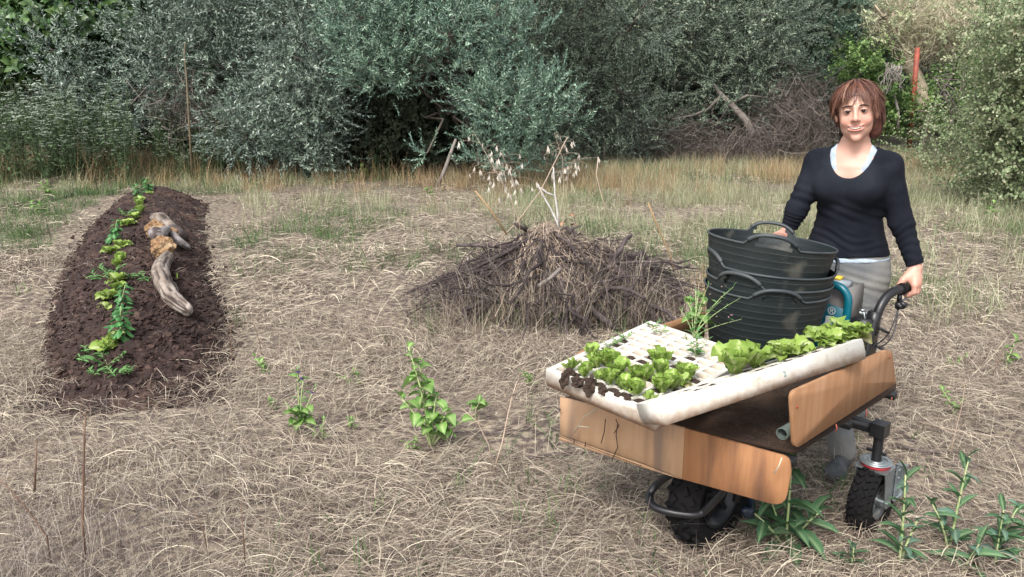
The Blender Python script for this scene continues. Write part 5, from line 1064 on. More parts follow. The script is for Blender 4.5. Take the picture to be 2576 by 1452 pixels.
tub((TX-.012, TY, .733), (-.035, .115, 0), math.radians(-108), 'topmost black tub, tilted to the right, scuffed and muddy inside', rt=.235)

# ------------------------------------------------------------------ seed trays
def eps_mat(name, stain):
    m = mat(name, (.66, .65, .60), (.58, .55, .48), scale=9, rough=.8, bump=.12, bscale=160, col3=(.34, .27, .2), s3=17, t3=(.6, .8), attr='rnd', acol=(.36, .27, .18))
    n = m.node_tree; N = n.nodes; L = n.links; b = N['Principled BSDF']; src = b.inputs['Base Color'].links[0].from_socket
    tc = N.new('ShaderNodeTexCoord'); sp = N.new('ShaderNodeSeparateXYZ'); L.new(tc.outputs['Object'], sp.inputs[0]); x = N.new('ShaderNodeTexNoise'); x.inputs['Scale'].default_value = 30; x.inputs['Detail'].default_value = 6; L.new(tc.outputs['Object'], x.inputs[0])
    a = N.new('ShaderNodeMath'); a.operation = 'MULTIPLY_ADD'; L.new(x.outputs[0], a.inputs[0]); a.inputs[1].default_value = .05; L.new(sp.outputs['Z'], a.inputs[2])
    r = N.new('ShaderNodeMapRange'); r.inputs[1].default_value = stain[0]; r.inputs[2].default_value = stain[1]; r.inputs[3].default_value = stain[2]; r.inputs[4].default_value = 0; L.new(a.outputs[0], r.inputs[0])
    mx = N.new('ShaderNodeMix'); mx.data_type = 'RGBA'; L.new(r.outputs[0], mx.inputs[0]); L.new(src, mx.inputs[6]); mx.inputs[7].default_value = (.27, .17, .11, 1); L.new(mx.outputs[2], b.inputs['Base Color']); return m
def tray(M, LX, LY, nx, ny, m, label, H=.058, brd=.014, notch=True, gap=.2, filled=()):
    """local: x across (nx cells), y along (ny cells), z up; top at 0"""
    r_ = link('seed_tray', None, None) if False else empty('seed_tray', (0, 0, 0), label, 'seed tray'); r_.matrix_world = M
    mb = MB(); mb.cur = 0.; px_, py_ = (LX-2*brd)/nx, (LY-2*brd)/ny; g = gap/2
    xs_ = [0, brd]+sum([[brd+px_*(i+g), brd+px_*(i+1-g)] for i in range(nx)], [])+[LX-brd, LX]; ys_ = [0, brd]+sum([[brd+py_*(i+g), brd+py_*(i+1-g)] for i in range(ny)], [])+[LY-brd, LY]
    nX, nY = len(xs_), len(ys_); V = [(x, y, 0) for x in xs_ for y in ys_]; Q = []
    for i in range(nX-1):
        for j in range(nY-1):
            cell = (i >= 2 and i < nX-3 and i % 2 == 0 and j >= 2 and j < nY-3 and j % 2 == 0)
            if not cell: Q.append((i*nY+j, (i+1)*nY+j, (i+1)*nY+j+1, i*nY+j+1))
    mb.add(V, Q)
    for i in range(nx):
        for j in range(ny):
            x0, x1, y0, y1 = xs_[2+2*i], xs_[3+2*i], ys_[2+2*j], ys_[3+2*j]; c = np.array([(x0+x1)/2, (y0+y1)/2]); t = [(x0, y0, 0), (x1, y0, 0), (x1, y1, 0), (x0, y1, 0)]; k = .38
            b_ = [(c[0]+(p[0]-c[0])*k, c[1]+(p[1]-c[1])*k, -.05) for p in t]; mb.add(t+b_, [(0, 4, 5, 1), (1, 5, 6, 2), (2, 6, 7, 3), (3, 7, 4, 0), (4, 7, 6, 5)], None, [.25]*4+[1.]*4)
    # outer walls, slightly tapered, with the notch underneath
    ring = lambda ins, z: [(ins, ins, z), (LX-ins, ins, z), (LX-ins, LY-ins, z), (ins, LY-ins, z)]
    A = ring(0, 0)+ring(-.001, -.004)+ring(0, -.04)+ring(.004, -H); mb.add(A, [(4*k+i, 4*k+4+i, 4*k+4+(i+1) % 4, 4*k+(i+1) % 4)[::-1] for k in range(3) for i in range(4)]+[(12, 13, 14, 15)])
    o = mb.obj('tray_body', m, r_)
    return r_, xs_, ys_
# big tray: corner L, across u, along v
def basis(O, ex, ey):
    ex = Vector(ex).normalized(); ey = Vector(ey); ey = (ey-ex*ey.dot(ex)).normalized(); ez = ex.cross(ey); M = Matrix.Identity(4)
    for k, e in enumerate((ex, ey, ez)):
        for r in range(3): M[r][k] = e[r]
    M.translation = Vector(O); return M
LA = (.107, 2.353, .7335); MA = basis(LA, (.754, -.657, -.098), (.657, .754, .034))
M_epsA = eps_mat('old_polystyrene', (-.03, .022, 1.))
trA, xa, ya = tray(MA, .40, .60, 8, 12, M_epsA, 'square celled white polystyrene seed tray lying flat on the cart, half planted')
MAi = MA.inverted()
def on_tray(M, px, py, z=0.):
    n = M.to_3x3() @ Vector((0, 0, 1)); O = M @ Vector((0, 0, z)); return rplane(px, py, tuple(O), tuple(n))
M_plug = mat('seed_compost', (.035, .022, .017), (.065, .042, .03), scale=60, rough=.95, bump=1., bscale=120)
def plugs(tr, nx, ny, xs_, ys_, cells, rag=False):
    for (i, j) in cells:
        x0, x1, y0, y1 = xs_[2+2*i], xs_[3+2*i], ys_[2+2*j], ys_[3+2*j]; c = np.array([(x0+x1)/2, (y0+y1)/2, -.011]); bm = bmesh.new(); bmesh.ops.create_icosphere(bm, subdivisions=2, radius=1.)
        for v in bm.verts: v.co *= 1+rng.normal(0, .09)
        bm.transform(Matrix.Diagonal(((x1-x0)*.66, (y1-y0)*.66, .011, 1))); me = bpy.data.meshes.new('compost_plug'); bm.to_mesh(me); bm.free(); me.materials.append(M_plug); link('compost_plug', me, tr, loc=tuple(c))
def cell_of(p, xs_, ys_, nx, ny, Mi):
    l = Mi @ Vector(p); i = int(np.clip((l.x-.014)/((xs_[-1]-.028)/nx), 0, nx-1)); j = int(np.clip((l.y-.014)/((ys_[-1]-.028)/ny), 0, ny-1)); return i, j
z1 = lambda x, y: (1361.4+x*.21727, 786.6+y*.21727)
SEED = [(350, 680, .8, 'narrow upright lettuce seedling nearest the left corner of the tray', 4, 0), (510, 745, .95, 'round lettuce seedling second from the left in the front row', 7, 0), (575, 485, .8, 'light lettuce seedling alone by the left edge of the tray', 5, 1), (640, 640, 1.05, 'pale frilly lettuce seedling left of the thick clump', 7, 0), (760, 630, 1.3, 'thickest frilly lettuce clump of the tray', 11, 0), (660, 785, .5, 'smallest lettuce seedling, tucked below the round one', 5, 1), (790, 845, 1.05, 'tall lettuce seedling in front of the thick clump', 7, 0), (880, 740, 1.15, 'bushy lettuce seedling right of the thick clump', 9, 0), (950, 890, .95, 'lettuce seedling with spoon leaves fourth in the front row', 6, 1), (1065, 800, 1.05, 'upright lettuce seedling in the middle of the planted rows', 7, 1), (1200, 790, 1.1, 'curly lettuce seedling right of the middle', 8, 0), (1110, 950, 1.0, 'lettuce seedling with a round cupped leaf in the front row', 6, 0), (1380, 730, 1.05, 'yellowish lettuce seedling behind the big frilly pair', 7, 1), (1400, 610, 1.1, 'darker lettuce seedling farthest back in the middle of the tray', 8, 0), (1300, 560, .8, 'lettuce seedling leaf fan just left of the darker one', 5, 0), (1400, 930, 1.15, 'big frilly lettuce seedling in the right front', 9, 0), (1520, 890, 1.1, 'right one of the two big frilly seedlings', 8, 0), (1270, 1045, .75, 'small lettuce seedling closest to the near corner', 5, 0), (1690, 775, 1.05, 'lettuce seedling farthest right in the tray', 8, 0), (1630, 850, .8, 'wilted pale lettuce seedling by the right rim', 5, 3)]
cellsA = set()
for (x, y, s, lab, n_, old) in SEED:
    p = on_tray(MA, *z1(x, y), -.002); cellsA.add(cell_of(p, xa, ya, 8, 12, MAi)); lettuce(p, s*.66, lab, LET, n_+2, erect=1.05, name='lettuce_seedling', old=old)
for (x, y) in ((440, 820), (560, 860), (700, 900), (880, 960), (1010, 940), (1000, 1000), (1180, 1040), (1070, 495), (1200, 540), (1530, 500), (1520, 640), (920, 570), (520, 520), (790, 395), (880, 350), (970, 315), (1790, 520), (1260, 870), (1340, 870), (1280, 1080), (330, 700), (1500, 960)): cellsA.add(cell_of(on_tray(MA, *z1(x, y)), xa, ya, 8, 12, MAi))
plugs(trA, 8, 12, xa, ya, cellsA)
# compost spilling over the front rim
for k, (x, y, s) in enumerate(((320, 700, 1.2), (270, 780, 1.), (400, 800, 1.), (440, 810, 1.1), (560, 850, 1.2), (600, 810, .8), (710, 900, 1.), (880, 950, .7), (1000, 990, .7))):
    p = on_tray(MA, *z1(x, y), .004); bm = bmesh.new(); bmesh.ops.create_icosphere(bm, subdivisions=3, radius=1.)
    g = np.random.default_rng(k); ph = g.uniform(0, 6, 3)
    for v in bm.verts: v.co *= 1+.35*math.sin(4*v.co.x+ph[0])*math.sin(5*v.co.z+ph[1])+.2*math.sin(9*v.co.y+ph[2])+g.normal(0, .05)
    bm.transform(Matrix.Diagonal((.013*s, .013*s, .014*s*(1.7 if k in (1, 4) else 1), 1))); me = bpy.data.meshes.new('compost_lump'); bm.to_mesh(me); bm.free(); me.materials.append(M_plug); link('compost_lump', me, loc=tuple(p), label=('lump of compost behind the leftmost spilled one', 'leftmost compost lump, hanging down over the tray rim', 'compost lump second over the rim from the left', 'compost lump stuck to the second hanging one', 'long compost lump hanging over the rim below the round lettuce', 'compost lump behind the long hanging one', 'compost lump alone on the rim left of the spoon leaved lettuce', 'flat compost lump at the middle of the front rim', 'rightmost compost lump on the front rim')[k], cat='compost')
feathery(on_tray(MA, *z1(790, 390)), .45, 'weed sprout in the third cell from the left corner', 8); feathery(on_tray(MA, *z1(880, 350)), .45, 'weed sprout second of the three along the left tray edge', 8); feathery(on_tray(MA, *z1(970, 310)), .5, 'farthest weed sprout along the left tray edge', 8)
feathery(on_tray(MA, *z1(1300, 165)), .5, 'sprout at the back corner of the tray', 8); feathery(on_tray(MA, *z1(1380, 240)), .6, 'two leaved sprout in a back cell of the tray', 4)
weed(on_tray(MA, *z1(1790, 515)), 'wiry weed with reddish stems in the right part of the tray', FEA, [(.0, 0, .09, 12, .1), (-.04, 0, .07, 9, .1), (.04, 0, .06, 9, .1), (.01, .03, .08, 9, .1), (-.02, -.02, .05, 7, .1)], (.4, .75), r0=.0013)
link('fallen_leaf', leaf_mesh('fallen_leaf', M_weed, .03, .007, 4, 2, oval, seed=3), loc=tuple(on_tray(MA, *z1(1780, 600), .012)), rot=(1.1, .7, .4), label='single green leaf lying on the empty cells of the tray', cat='leaf')
# flowering weed between tray and tubs
fw = weed(on_tray(MA, 1745, 850), 'leggy flowering weed with fine branches leaning over the tubs', FEA, [(.06, .08, .17, 12, .05), (.10, .05, .12, 10, .1), (.16, .04, .13, 9, .3), (.18, .06, .05, 8, .3), (.02, .05, .14, 12, .05), (-.05, .03, .1, 8, .3), (.0, .08, .12, 12, .0), (.14, .05, .17, 9, .4)], (.35, .8), r0=.0016)
weed(on_tray(MA, 1760, 822)+np.array([0, .06, -.02]), 'bushy light green weed behind the flat tray, against the tubs', WL+FEA, [(.0, 0, .11, 9, .1), (-.03, .02, .09, 8, .1), (.03, .0, .1, 8, .1), (.0, .03, .13, 7, .1)], (.45, .7))
M_pink = mat('pink_floret', (.6, .35, .38), rough=.7)
for k in range(14):
    mb = MB(); leaves(mb, np.zeros((6, 3)), nrm(rdir(6, .3, 1)), np.array([1., 0, .1]), .006, .0016); t = rng.random(); mb.obj('flower', M_pink if k % 3 == 0 else M_stk, fw, loc=(rng.uniform(.0, .18), rng.uniform(.03, .09), rng.uniform(.05, .18)))
# narrow tilted tray
P1 = np.array(at(1663, 1014, z=.762)); P2 = np.array(at(2168, 852, z=.845)); e1 = (P2-P1)/np.linalg.norm(P2-P1); LB = np.linalg.norm(P2-P1)
hz = np.array([-e1[1], e1[0], 0]); hz /= np.linalg.norm(hz); tl = math.radians(22); e2 = hz*math.cos(tl)-UZ*math.sin(tl)
M_epsB = eps_mat('white_polystyrene', (-.04, .004, .95)); MBm = basis(P1, e1, e2)
trB, xb, yb = tray(MBm, LB, .135, 13, 2, M_epsB, 'long white polystyrene seed tray lying tilted across the right side board', H=.062)
cellsB = [(i, j) for i in (2, 3, 6, 7, 8, 9, 10, 11, 12) for j in (0, 1)]; plugs(trB, 13, 3, xb, yb, cellsB)
mb = MB(); MBi = MBm.inverted()
def trface(px, py): 
    n = np.cross(e1, UZ); p = rplane(px, py, P1-n*0.0, n); return p
z2 = lambda x, y: (1701.7+x*.31253, 529.4+y*.31253)
SB = [(430, 1330, 1.5, 'largest lettuce of the tilted tray, at its left end', 11, 0, LET), (520, 1290, 1.2, 'upright lettuce leaves right behind the largest one', 7, 0, LET), (330, 1345, .9, 'lettuce with flat leaves drooping over the left end of the tilted tray', 5, 0, LET), (660, 1270, .6, 'low pale lettuce in the gap of the tilted tray', 4, 1, LEY), (760, 1215, 1.15, 'lettuce left in the main row of the tilted tray', 8, 0, LEY), (850, 1190, 1.15, 'lettuce second in the main row of the tilted tray', 8, 0, LEY), (960, 1130, 1.2, 'tall ruffled lettuce in the middle of the tilted tray', 8, 1, LEY), (1050, 1105, 1.15, 'lettuce right of the tall ruffled one', 7, 0, LEY), (1120, 1070, 1.25, 'lettuce with the highest leaf of the tilted tray', 8, 1, LEY), (1200, 1070, 1.1, 'paler lettuce third from the right end of the tilted tray', 7, 2, LEY), (1270, 1050, 1.0, 'green lettuce second from the right end of the tilted tray', 7, 0, LEY), (1330, 1030, .8, 'yellowing lettuce at the right end of the tilted tray', 7, 3, LEY)]
for (x, y, s, lab, n_, old, pool) in SB:
    px, py = z2(x, y); p = on_tray(MBm, px, py-4, .0); l = MBi @ Vector(p); l.y = float(np.clip(l.y, .03, .10)); p = MBm @ Vector((l.x, l.y, 0)); lettuce(p, s*.86, lab, pool, n_+1, erect=.95, name='tray_lettuce', old=old)
tx = bpy.data.curves.new('digit', 'FONT'); tx.body = '2'; tx.size = .022; tx.extrude = .0002; to_ = bpy.data.objects.new('digit', tx); sc.collection.objects.link(to_); bpy.context.view_layer.update(); me = bpy.data.meshes.new_from_object(to_); bpy.data.objects.remove(to_); me.materials.clear(); me.materials.append(mat('teal_ink', (.05, .2, .22), rough=.6))
p = MBi @ Vector(trface(1963, 944)); o = link('written_digit', me, trB); o.matrix_local = Matrix(((1, 0, 0, p.x), (0, 0, -1, -.0016), (0, 1, 0, -.036), (0, 0, 0, 1)))
mb = MB(); mb.tube([MBi @ Vector(trface(2112, 888)), MBi @ Vector(trface(2128, 886)), MBi @ Vector(trface(2150, 876)), MBi @ Vector(trface(2166, 874))], .0016, 5); o = mb.obj('crack', M_wire, trB); o.location.y = -.001
# ------------------------------------------------------------------ the woman: signed distance shapes meshed by surface nets
class SDF:
    def __init__(s, xs, ys, zs): s.x, s.y, s.z = [np.asarray(a, dtype=np.float64) for a in (xs, ys, zs)]; s.D = np.full((len(xs), len(ys), len(zs)), .5, dtype=np.float32)
    def sub(s, lo, hi):
        return tuple(slice(max(0, np.searchsorted(a, l)-1), min(len(a), np.searchsorted(a, h)+1)) for a, l, h in zip((s.x, s.y, s.z), lo, hi))
    def pts(s, sl): return np.meshgrid(s.x[sl[0]], s.y[sl[1]], s.z[sl[2]], indexing='ij', sparse=True)
    def comb(s, sl, d, k, mode):
        A = s.D[sl]
        if mode == 'sub': d = -d; h = np.clip(.5-.5*(d-A)/k, 0, 1) if k else None
        if mode == 'add':
            h = np.clip(.5+.5*(A-d)/k, 0, 1); r = A*(1-h)+d*h-k*h*(1-h)
        else:
            h = np.clip(.5-.5*(A-d)/k, 0, 1); r = A*(1-h)+d*h+k*h*(1-h)
        s.D[sl] = r
    def cap(s, a, b, ra, rb, k=.015, mode='add', fn=None, sq=None):
        a = np.array(a, dtype=float); b = np.array(b, dtype=float); R = max(ra, rb)+k+.03
        sl = s.sub(np.minimum(a, b)-R, np.maximum(a, b)+R); X, Y, Z = s.pts(sl); d = b-a; L2 = d.dot(d)+1e-12
        t = np.clip(((X-a[0])*d[0]+(Y-a[1])*d[1]+(Z-a[2])*d[2])/L2, 0, 1)
        D = np.sqrt((X-a[0]-t*d[0])**2+(Y-a[1]-t*d[1])**2+(Z-a[2]-t*d[2])**2)-(ra+(rb-ra)*t)
        if fn is not None: D = D+fn(X, Y, Z, t)
        s.comb(sl, D, k, mode)
    def ell(s, c, r, k=.015, mode='add', M=None):
        c = np.array(c, dtype=float); r = np.array(r, dtype=float); R = r.max()+k+.03; sl = s.sub(c-R, c+R); X, Y, Z = s.pts(sl)
        P = (X-c[0], Y-c[1], Z-c[2])
        if M is not None: P = tuple(M[0][i]*P[0]+M[1][i]*P[1]+M[2][i]*P[2] for i in range(3))
        q = np.sqrt((P[0]/r[0])**2+(P[1]/r[1])**2+(P[2]/r[2])**2); q2 = np.sqrt((P[0]/r[0]**2)**2+(P[1]/r[1]**2)**2+(P[2]/r[2]**2)**2)+1e-9
        s.comb(sl, q*(q-1)/q2, k, mode)
    def loft(s, sec, k=.02, mode='add', infl=0., fn=None):
        """sec rows: z, cx, cy, a, b (elliptic sections)"""
        S = np.array(sec); z0, z1 = S[0, 0], S[-1, 0]; R = max(S[:, 3].max(), S[:, 4].max())+.08
        sl = s.sub((S[:, 1].min()-R, S[:, 2].min()-R, z0-.05), (S[:, 1].max()+R, S[:, 2].max()+R, z1+.05)); X, Y, Z = s.pts(sl)
        g = lambda j: np.interp(Z, S[:, 0], S[:, j]); a, b = g(3)+infl, g(4)+infl; dx, dy = X-g(1), Y-g(2)
        q = np.sqrt((dx/a)**2+(dy/b)**2)+1e-9; q2 = np.sqrt((dx/a**2)**2+(dy/b**2)**2)+1e-9; D = q*(q-1)/q2
        D = np.maximum(D, np.maximum(z0-Z, Z-z1)); 
        if fn is not None: D = D+fn(X, Y, Z)
        s.comb(sl, D, k, mode)
    def field(s, fn, k=.006, mode='sub'):
        sl = (slice(None),)*3; X, Y, Z = s.pts(sl); s.comb(sl, fn(X, Y, Z)+0*s.D, k, mode)
    def mesh(s):
        D = s.D; I = D < 0; nx, ny, nz = D.shape
        cs = np.zeros((nx-1, ny-1, nz-1), dtype=np.int8)
        for i in (0, 1):
            for j in (0, 1):
                for k in (0, 1): cs += I[i:nx-1+i, j:ny-1+j, k:nz-1+k]
        act = (cs > 0) & (cs < 8); idx = np.full(act.shape, -1, dtype=np.int64); A = np.argwhere(act); idx[act] = np.arange(len(A))
        acc = np.zeros((len(A), 3)); cnt = np.zeros(len(A)); G = (s.x, s.y, s.z)
        for ax in range(3):
            o = [b for b in range(3) if b != ax]
            for u in (0, 1):
                for v in (0, 1):
                    p = A.copy(); p[:, o[0]] += u; p[:, o[1]] += v; q = p.copy(); q[:, ax] += 1
                    d0 = D[tuple(p.T)]; d1 = D[tuple(q.T)]; m = (d0 < 0) != (d1 < 0); t = np.where(m, d0/np.where(m, d0-d1, 1), 0)
                    P = np.stack([G[b][p[:, b]] for b in range(3)], 1).astype(float); P[:, ax] += t*(G[ax][q[:, ax]]-G[ax][p[:, ax]])
                    acc[m] += P[m]; cnt[m] += 1
        V = acc/cnt[:, None]; F = []
        for ax in range(3):
            a, b = [(1, 2), (2, 0), (0, 1)][ax]; sl0 = [slice(None)]*3; sl1 = [slice(None)]*3; sl0[ax] = slice(0, -1); sl1[ax] = slice(1, None)
            E = np.argwhere(I[tuple(sl0)] != I[tuple(sl1)]); E = E[(E[:, a] > 0) & (E[:, b] > 0) & (E[:, a] < D.shape[a]-1) & (E[:, b] < D.shape[b]-1)]
            def ci(da, db): q = E.copy(); q[:, a] -= da; q[:, b] -= db; return idx[tuple(q.T)]
            Q = np.stack([ci(1, 1), ci(0, 1), ci(0, 0), ci(1, 0)], 1); fl = I[tuple(E.T)]; Q[~fl] = Q[~fl][:, ::-1]; F.append(Q[(Q >= 0).all(1)])
        return V, np.concatenate(F)

def ax(*seg):
    """piecewise axis: (start, end, step)..."""
    out = []
    for a, b, h in seg: out.append(np.arange(a, b-1e-9, h))
    out.append([seg[-1][1]]); return np.concatenate(out)

ROOT = np.array([1.395, 3.28, 0.]); RZ = math.radians(-33)
woman = empty('person', tuple(ROOT), 'smiling woman with reddish brown hair, navy sweater and grey trousers, holding the cart handle', 'person', rz=RZ)
def loc(w): d = np.array(w)-ROOT; c, s_ = math.cos(-RZ), math.sin(-RZ); return np.array([d[0]*c-d[1]*s_, d[0]*s_+d[1]*c, d[2]])
TOR = [(.74, 0, .0, .150, .105), (.80, 0, .0, .168, .116), (.88, 0, -.005, .166, .118), (.94, 0, -.012, .148, .106), (1.0, 0, -.02, .128, .094), (1.06, 0, -.03, .115, .088), (1.12, 0, -.042, .116, .090), (1.18, 0, -.052, .124, .094), (1.24, 0, -.06, .130, .094), (1.275, 0, -.064, .128, .086), (1.305, 0, -.066, .105, .068), (1.335, 0, -.07, .070, .054), (1.37, 0, -.075, .050, .048)]
SHL, SHR = np.array([.128, -.06, 1.278]), np.array([-.134, -.065, 1.278])
hgrip = HPs[35]; gl = loc(hgrip); gax = loc(ROOT+(HPs[39]-HPs[33])); gax = gax/np.linalg.norm(gax)      # bar direction, local
upv = np.array([0, 0, 1.]); outv = np.cross(gax, upv); outv /= np.linalg.norm(outv)
if outv[0] < 0: outv = -outv
WRL = gl+upv*.075+outv*.012+gax*.02; ELL = np.array([.196, -.04, 1.06])
RH = loc(np.array([1.115, 3.275, .945])); WRR = RH+np.array([.015, .045, .055]); ELR = np.array([-.190, -.115, 1.085])
HC = np.array([0, -.105, 1.482]); YAW = math.radians(8); ROLL = math.radians(6)
cy_, sy_ = math.cos(YAW), math.sin(YAW); cr_, sr_ = math.cos(ROLL), math.sin(ROLL)
HM = np.array([[cy_, -sy_, 0], [sy_, cy_, 0], [0, 0, 1]]) @ np.array([[cr_, 0, -sr_], [0, 1, 0], [sr_, 0, cr_]])  # head axes in body frame
hw = lambda p: HC+HM @ np.array(p, dtype=float)

def limbs(S, infl, arms=True, fn=None, k=.02):
    for (sh, el, wr) in ((SHL, ELL, WRL), (SHR, ELR, WRR)):
        S.cap(sh*[.5, 1, 1]+[0, 0, .022], sh, .036+infl, .042+infl, k=.04)
        S.cap(sh, el, .043+infl, .036+infl, k=k, fn=fn); S.cap(el, wr, .036+infl, .025+infl, k=k, fn=fn)
def bust(S, infl):
    for sg in (-1, 1): S.ell((sg*.066, -.118, 1.195), (.060+infl, .056+infl, .062+infl), k=.035)
LEG = [((.082, 0, .82), (.088, -.03, .47), (.072, .28, .25)), ((-.082, 0, .82), (-.02, -.09, .46), (.09, -.12, .07))]

# ---- body (skin)
B_ = SDF(ax((-.32, -.12, .007), (-.12, .12, .0028), (.12, .30, .0038), (.30, .34, .01)), ax((-.48, -.25, .005), (-.25, -.02, .0028), (-.02, .16, .008), (.16, .5, .014)), ax((-.02, .74, .014), (.74, 1.10, .0045), (1.10, 1.34, .008), (1.34, 1.60, .0028)))
B_.loft(TOR, k=.03, infl=-.004); limbs(B_, -.002); bust(B_, -.003)
for hp3, kn, an in LEG:
    B_.cap(hp3, kn, .078, .05, k=.03); B_.cap(kn, an, .05, .034, k=.02); B_.cap(np.array(an)-[0, 0, .03], np.array(an)+[0, -.12, -.045], .03, .026, k=.02)
B_.cap((0, -.062, 1.31), hw((0, .02, -.06)), .050, .046, k=.03)
B_.cap((.03, -.108, 1.30), (.10, -.098, 1.305), .012, .009, k=.02); B_.cap((-.03, -.108, 1.30), (-.10, -.098, 1.305), .012, .009, k=.02)  # collar bones
def E(c, r, k=.012, mode='add', sgn=(1,)):
    for s_ in sgn: B_.ell(hw((c[0]*s_, c[1], c[2])), r, k, mode, HM)
def Cp(a, b, ra, rb, k=.008, mode='add', sgn=(1,)):
    for s_ in sgn: B_.cap(hw((a[0]*s_, a[1], a[2])), hw((b[0]*s_, b[1], b[2])), ra, rb, k, mode)
PM = (1, -1)
E((0, .012, .028), (.070, .088, .076), .02); E((0, -.022, -.02), (.055, .064, .072), .02); E((0, -.034, -.072), (.034, .043, .034), .022); E((0, -.068, -.096), (.016, .014, .014), .018)
E((.038, -.02, -.045), (.016, .032, .035), .022, 'add', PM)
E((.034, -.060, -.030), (.019, .016, .018), .016, 'add', PM)                     # cheeks raised by the smile
Cp((.010, -.083, .024), (.040, -.072, .022), .0075, .006, .012, 'add', PM)        # brow
E((.0275, -.094, .006), (.0165, .014, .0105), .012, 'sub', PM)                    # sockets
Cp((0, -.083, .014), (0, -.1015, -.022), .0066, .0098, .010); Cp((0, -.1035, -.024), (0, -.098, -.028), .0078, .007, .006); E((.0118, -.0925, -.0265), (.0060, .008, .0058), .006, 'add', PM)
E((.0065, -.0985, -.0345), (.0035, .005, .003), .003, 'sub', PM)
sm = [(-.0265, -.0765, -.0515), (-.018, -.0845, -.0555), (-.006, -.0895, -.0578), (.006, -.0895, -.0578), (.018, -.0845, -.0555), (.0265, -.0765, -.0515)]
for a, b in zip(sm[:-1], sm[1:]):
    Cp(np.add(a, (0, .001, .0058)), np.add(b, (0, .001, .0058)), .0030, .0030, .004); Cp(np.add(a, (0, .001, -.0080)), np.add(b, (0, .001, -.0080)), .0038, .0038, .005)
for a, b in zip(sm[:-1], sm[1:]): w1 = .0042*(.6 if abs(a[0])+abs(b[0]) > .04 else 1); Cp(np.add(a, (0, -.001, -.001)), np.add(b, (0, -.001, -.001)), w1, w1, .0015, 'sub')
pass    # smile folds
E((.0, -.081, -.077), (.018, .004, .004), .01, 'sub')
E((.072, .006, -.008), (.008, .017, .026), .008, 'add', PM)                      # ears
for s_ in PM:                                                                    # eyelids
    c = np.array([.0275*s_, -.0715, .006]); B_.ell(hw(c), (.0145, .0145, .0125), .004, 'add', HM)
    B_.ell(hw(c+[0, -.011, -.0004]), (.0125, .009, .0029), .002, 'sub', HM)
# hands: closed round bar and tub rim
def hand(S, wr, c, a, o, w, sgn=1, r=1.):
    """c grip centre, a axis from index to little finger, o outer side, w up"""
    for i in range(4):
        b = c+a*(-.031+.0205*i); L = (1, 1.08, 1.02, .85)[i]; k0 = b+o*.030*L+w*.014; k1 = b+o*.031*L-w*.014*L; k2 = b+o*.008-w*.031*L; k3 = b-o*.017-w*.022
        S.cap(wr-w*.012+a*(-.012+.008*i), k0, .016, .0118, k=.010); S.cap(k0, k1, .0112, .0098, k=.0035); S.cap(k1, k2, .0098, .0088, k=.0035); S.cap(k2, k3, .0088, .0078, k=.0035)
    S.ell(c+o*.014+w*.03, (.026, .03, .026), .02)
    t0 = wr-o*.010-a*.016-w*.01; t1 = c-o*.014+w*.027-a*.036; t2 = c-o*.022+w*.004-a*.048; S.cap(t0, t1, .0155, .0122, k=.012); S.cap(t1, t2, .0118, .0095, k=.004); S.cap(t2, t2+a*.0-w*.016+o*.01, .0095, .008, k=.004)
hand(B_, WRL, gl, gax, outv, upv)
hand(B_, WRR, RH, np.array([.75, .62, -.1])/.98, np.array([.1, -.98, .1]), upv)
V, F = B_.mesh()
# smooth a little
def relax(V, F, n, lam=.5):
    e = np.concatenate([F[:, [0, 1]], F[:, [1, 2]], F[:, [2, 3]], F[:, [3, 0]]]); e = np.concatenate([e, e[:, ::-1]])
    deg = np.bincount(e[:, 0], minlength=len(V))[:, None]
    for _ in range(n):
        s_ = np.stack([np.bincount(e[:, 0], weights=V[e[:, 1], k], minlength=len(V)) for k in range(3)], 1)/np.maximum(deg, 1); V = V+(s_-V)*lam
    return V
V = relax(V, F, 1, .4)
H = (V-HC) @ HM      # head coordinates
base = np.array([.53, .305, .23]); col = np.tile(base, (len(V), 1))
def paint(m, c): 
    global col
    m = np.clip(m, 0, 1)[:, None]; col = col*(1-m)+np.array(c)*m
g_ = lambda c, r: np.exp(-(((H-np.array(c))/np.array(r))**2).sum(1))
inh = (V[:, 2] > 1.36)
paint(.55*(g_((.040, -.07, -.03), (.022, .04, .02))+g_((-.040, -.07, -.03), (.022, .04, .02)))*inh, (.62, .24, .19))
paint(.35*g_((0, -.1, -.026), (.014, .03, .012))*inh, (.62, .26, .2)); paint(.3*g_((0, -.07, -.085), (.03, .03, .014))*inh, (.6, .27, .2))
lx = np.abs(H[:, 0]); lipz = -.0578+.0063*np.clip(lx/.027, 0, 1)**2
lip = (np.abs(H[:, 2]-lipz+.001) < .0115*np.clip(1.12-(lx/.03)**2.2, 0, 1)) & (H[:, 1] < -.07) & (lx < .030) & inh
paint(lip*.75, (.44, .15, .13))
mouth = (np.abs(H[:, 2]-lipz+.001) < .0036) & (H[:, 1] > -.0885+.5*lx) & (lx < .027) & (H[:, 1] < -.05) & inh; paint(mouth*1., (.10, .02, .02))
eyeb = np.maximum(g_((.0275, -.084, .006), (.015, .02, .0085)), g_((-.0275, -.084, .006), (.015, .02, .0085))); paint(.40*eyeb*inh, (.22, .11, .09))
hnd = ((np.linalg.norm(V-gl, axis=1) < .1) | (np.linalg.norm(V-RH, axis=1) < .1)); paint(.35*hnd, (.6, .27, .2))
mott = vnoise(V[:, 0]*1., V[:, 2]*1.+V[:, 1], 60, 91); paint(.22*np.clip(mott-.45, 0, 1)*2, (.58, .27, .2)); paint(.12*np.clip(.5-mott, 0, 1)*2, (.66, .45, .36)); paint(.5*np.exp(-((V[:, 2]-1.30)/.05)**2)*(V[:, 1] < -.1), (.56, .32, .25))
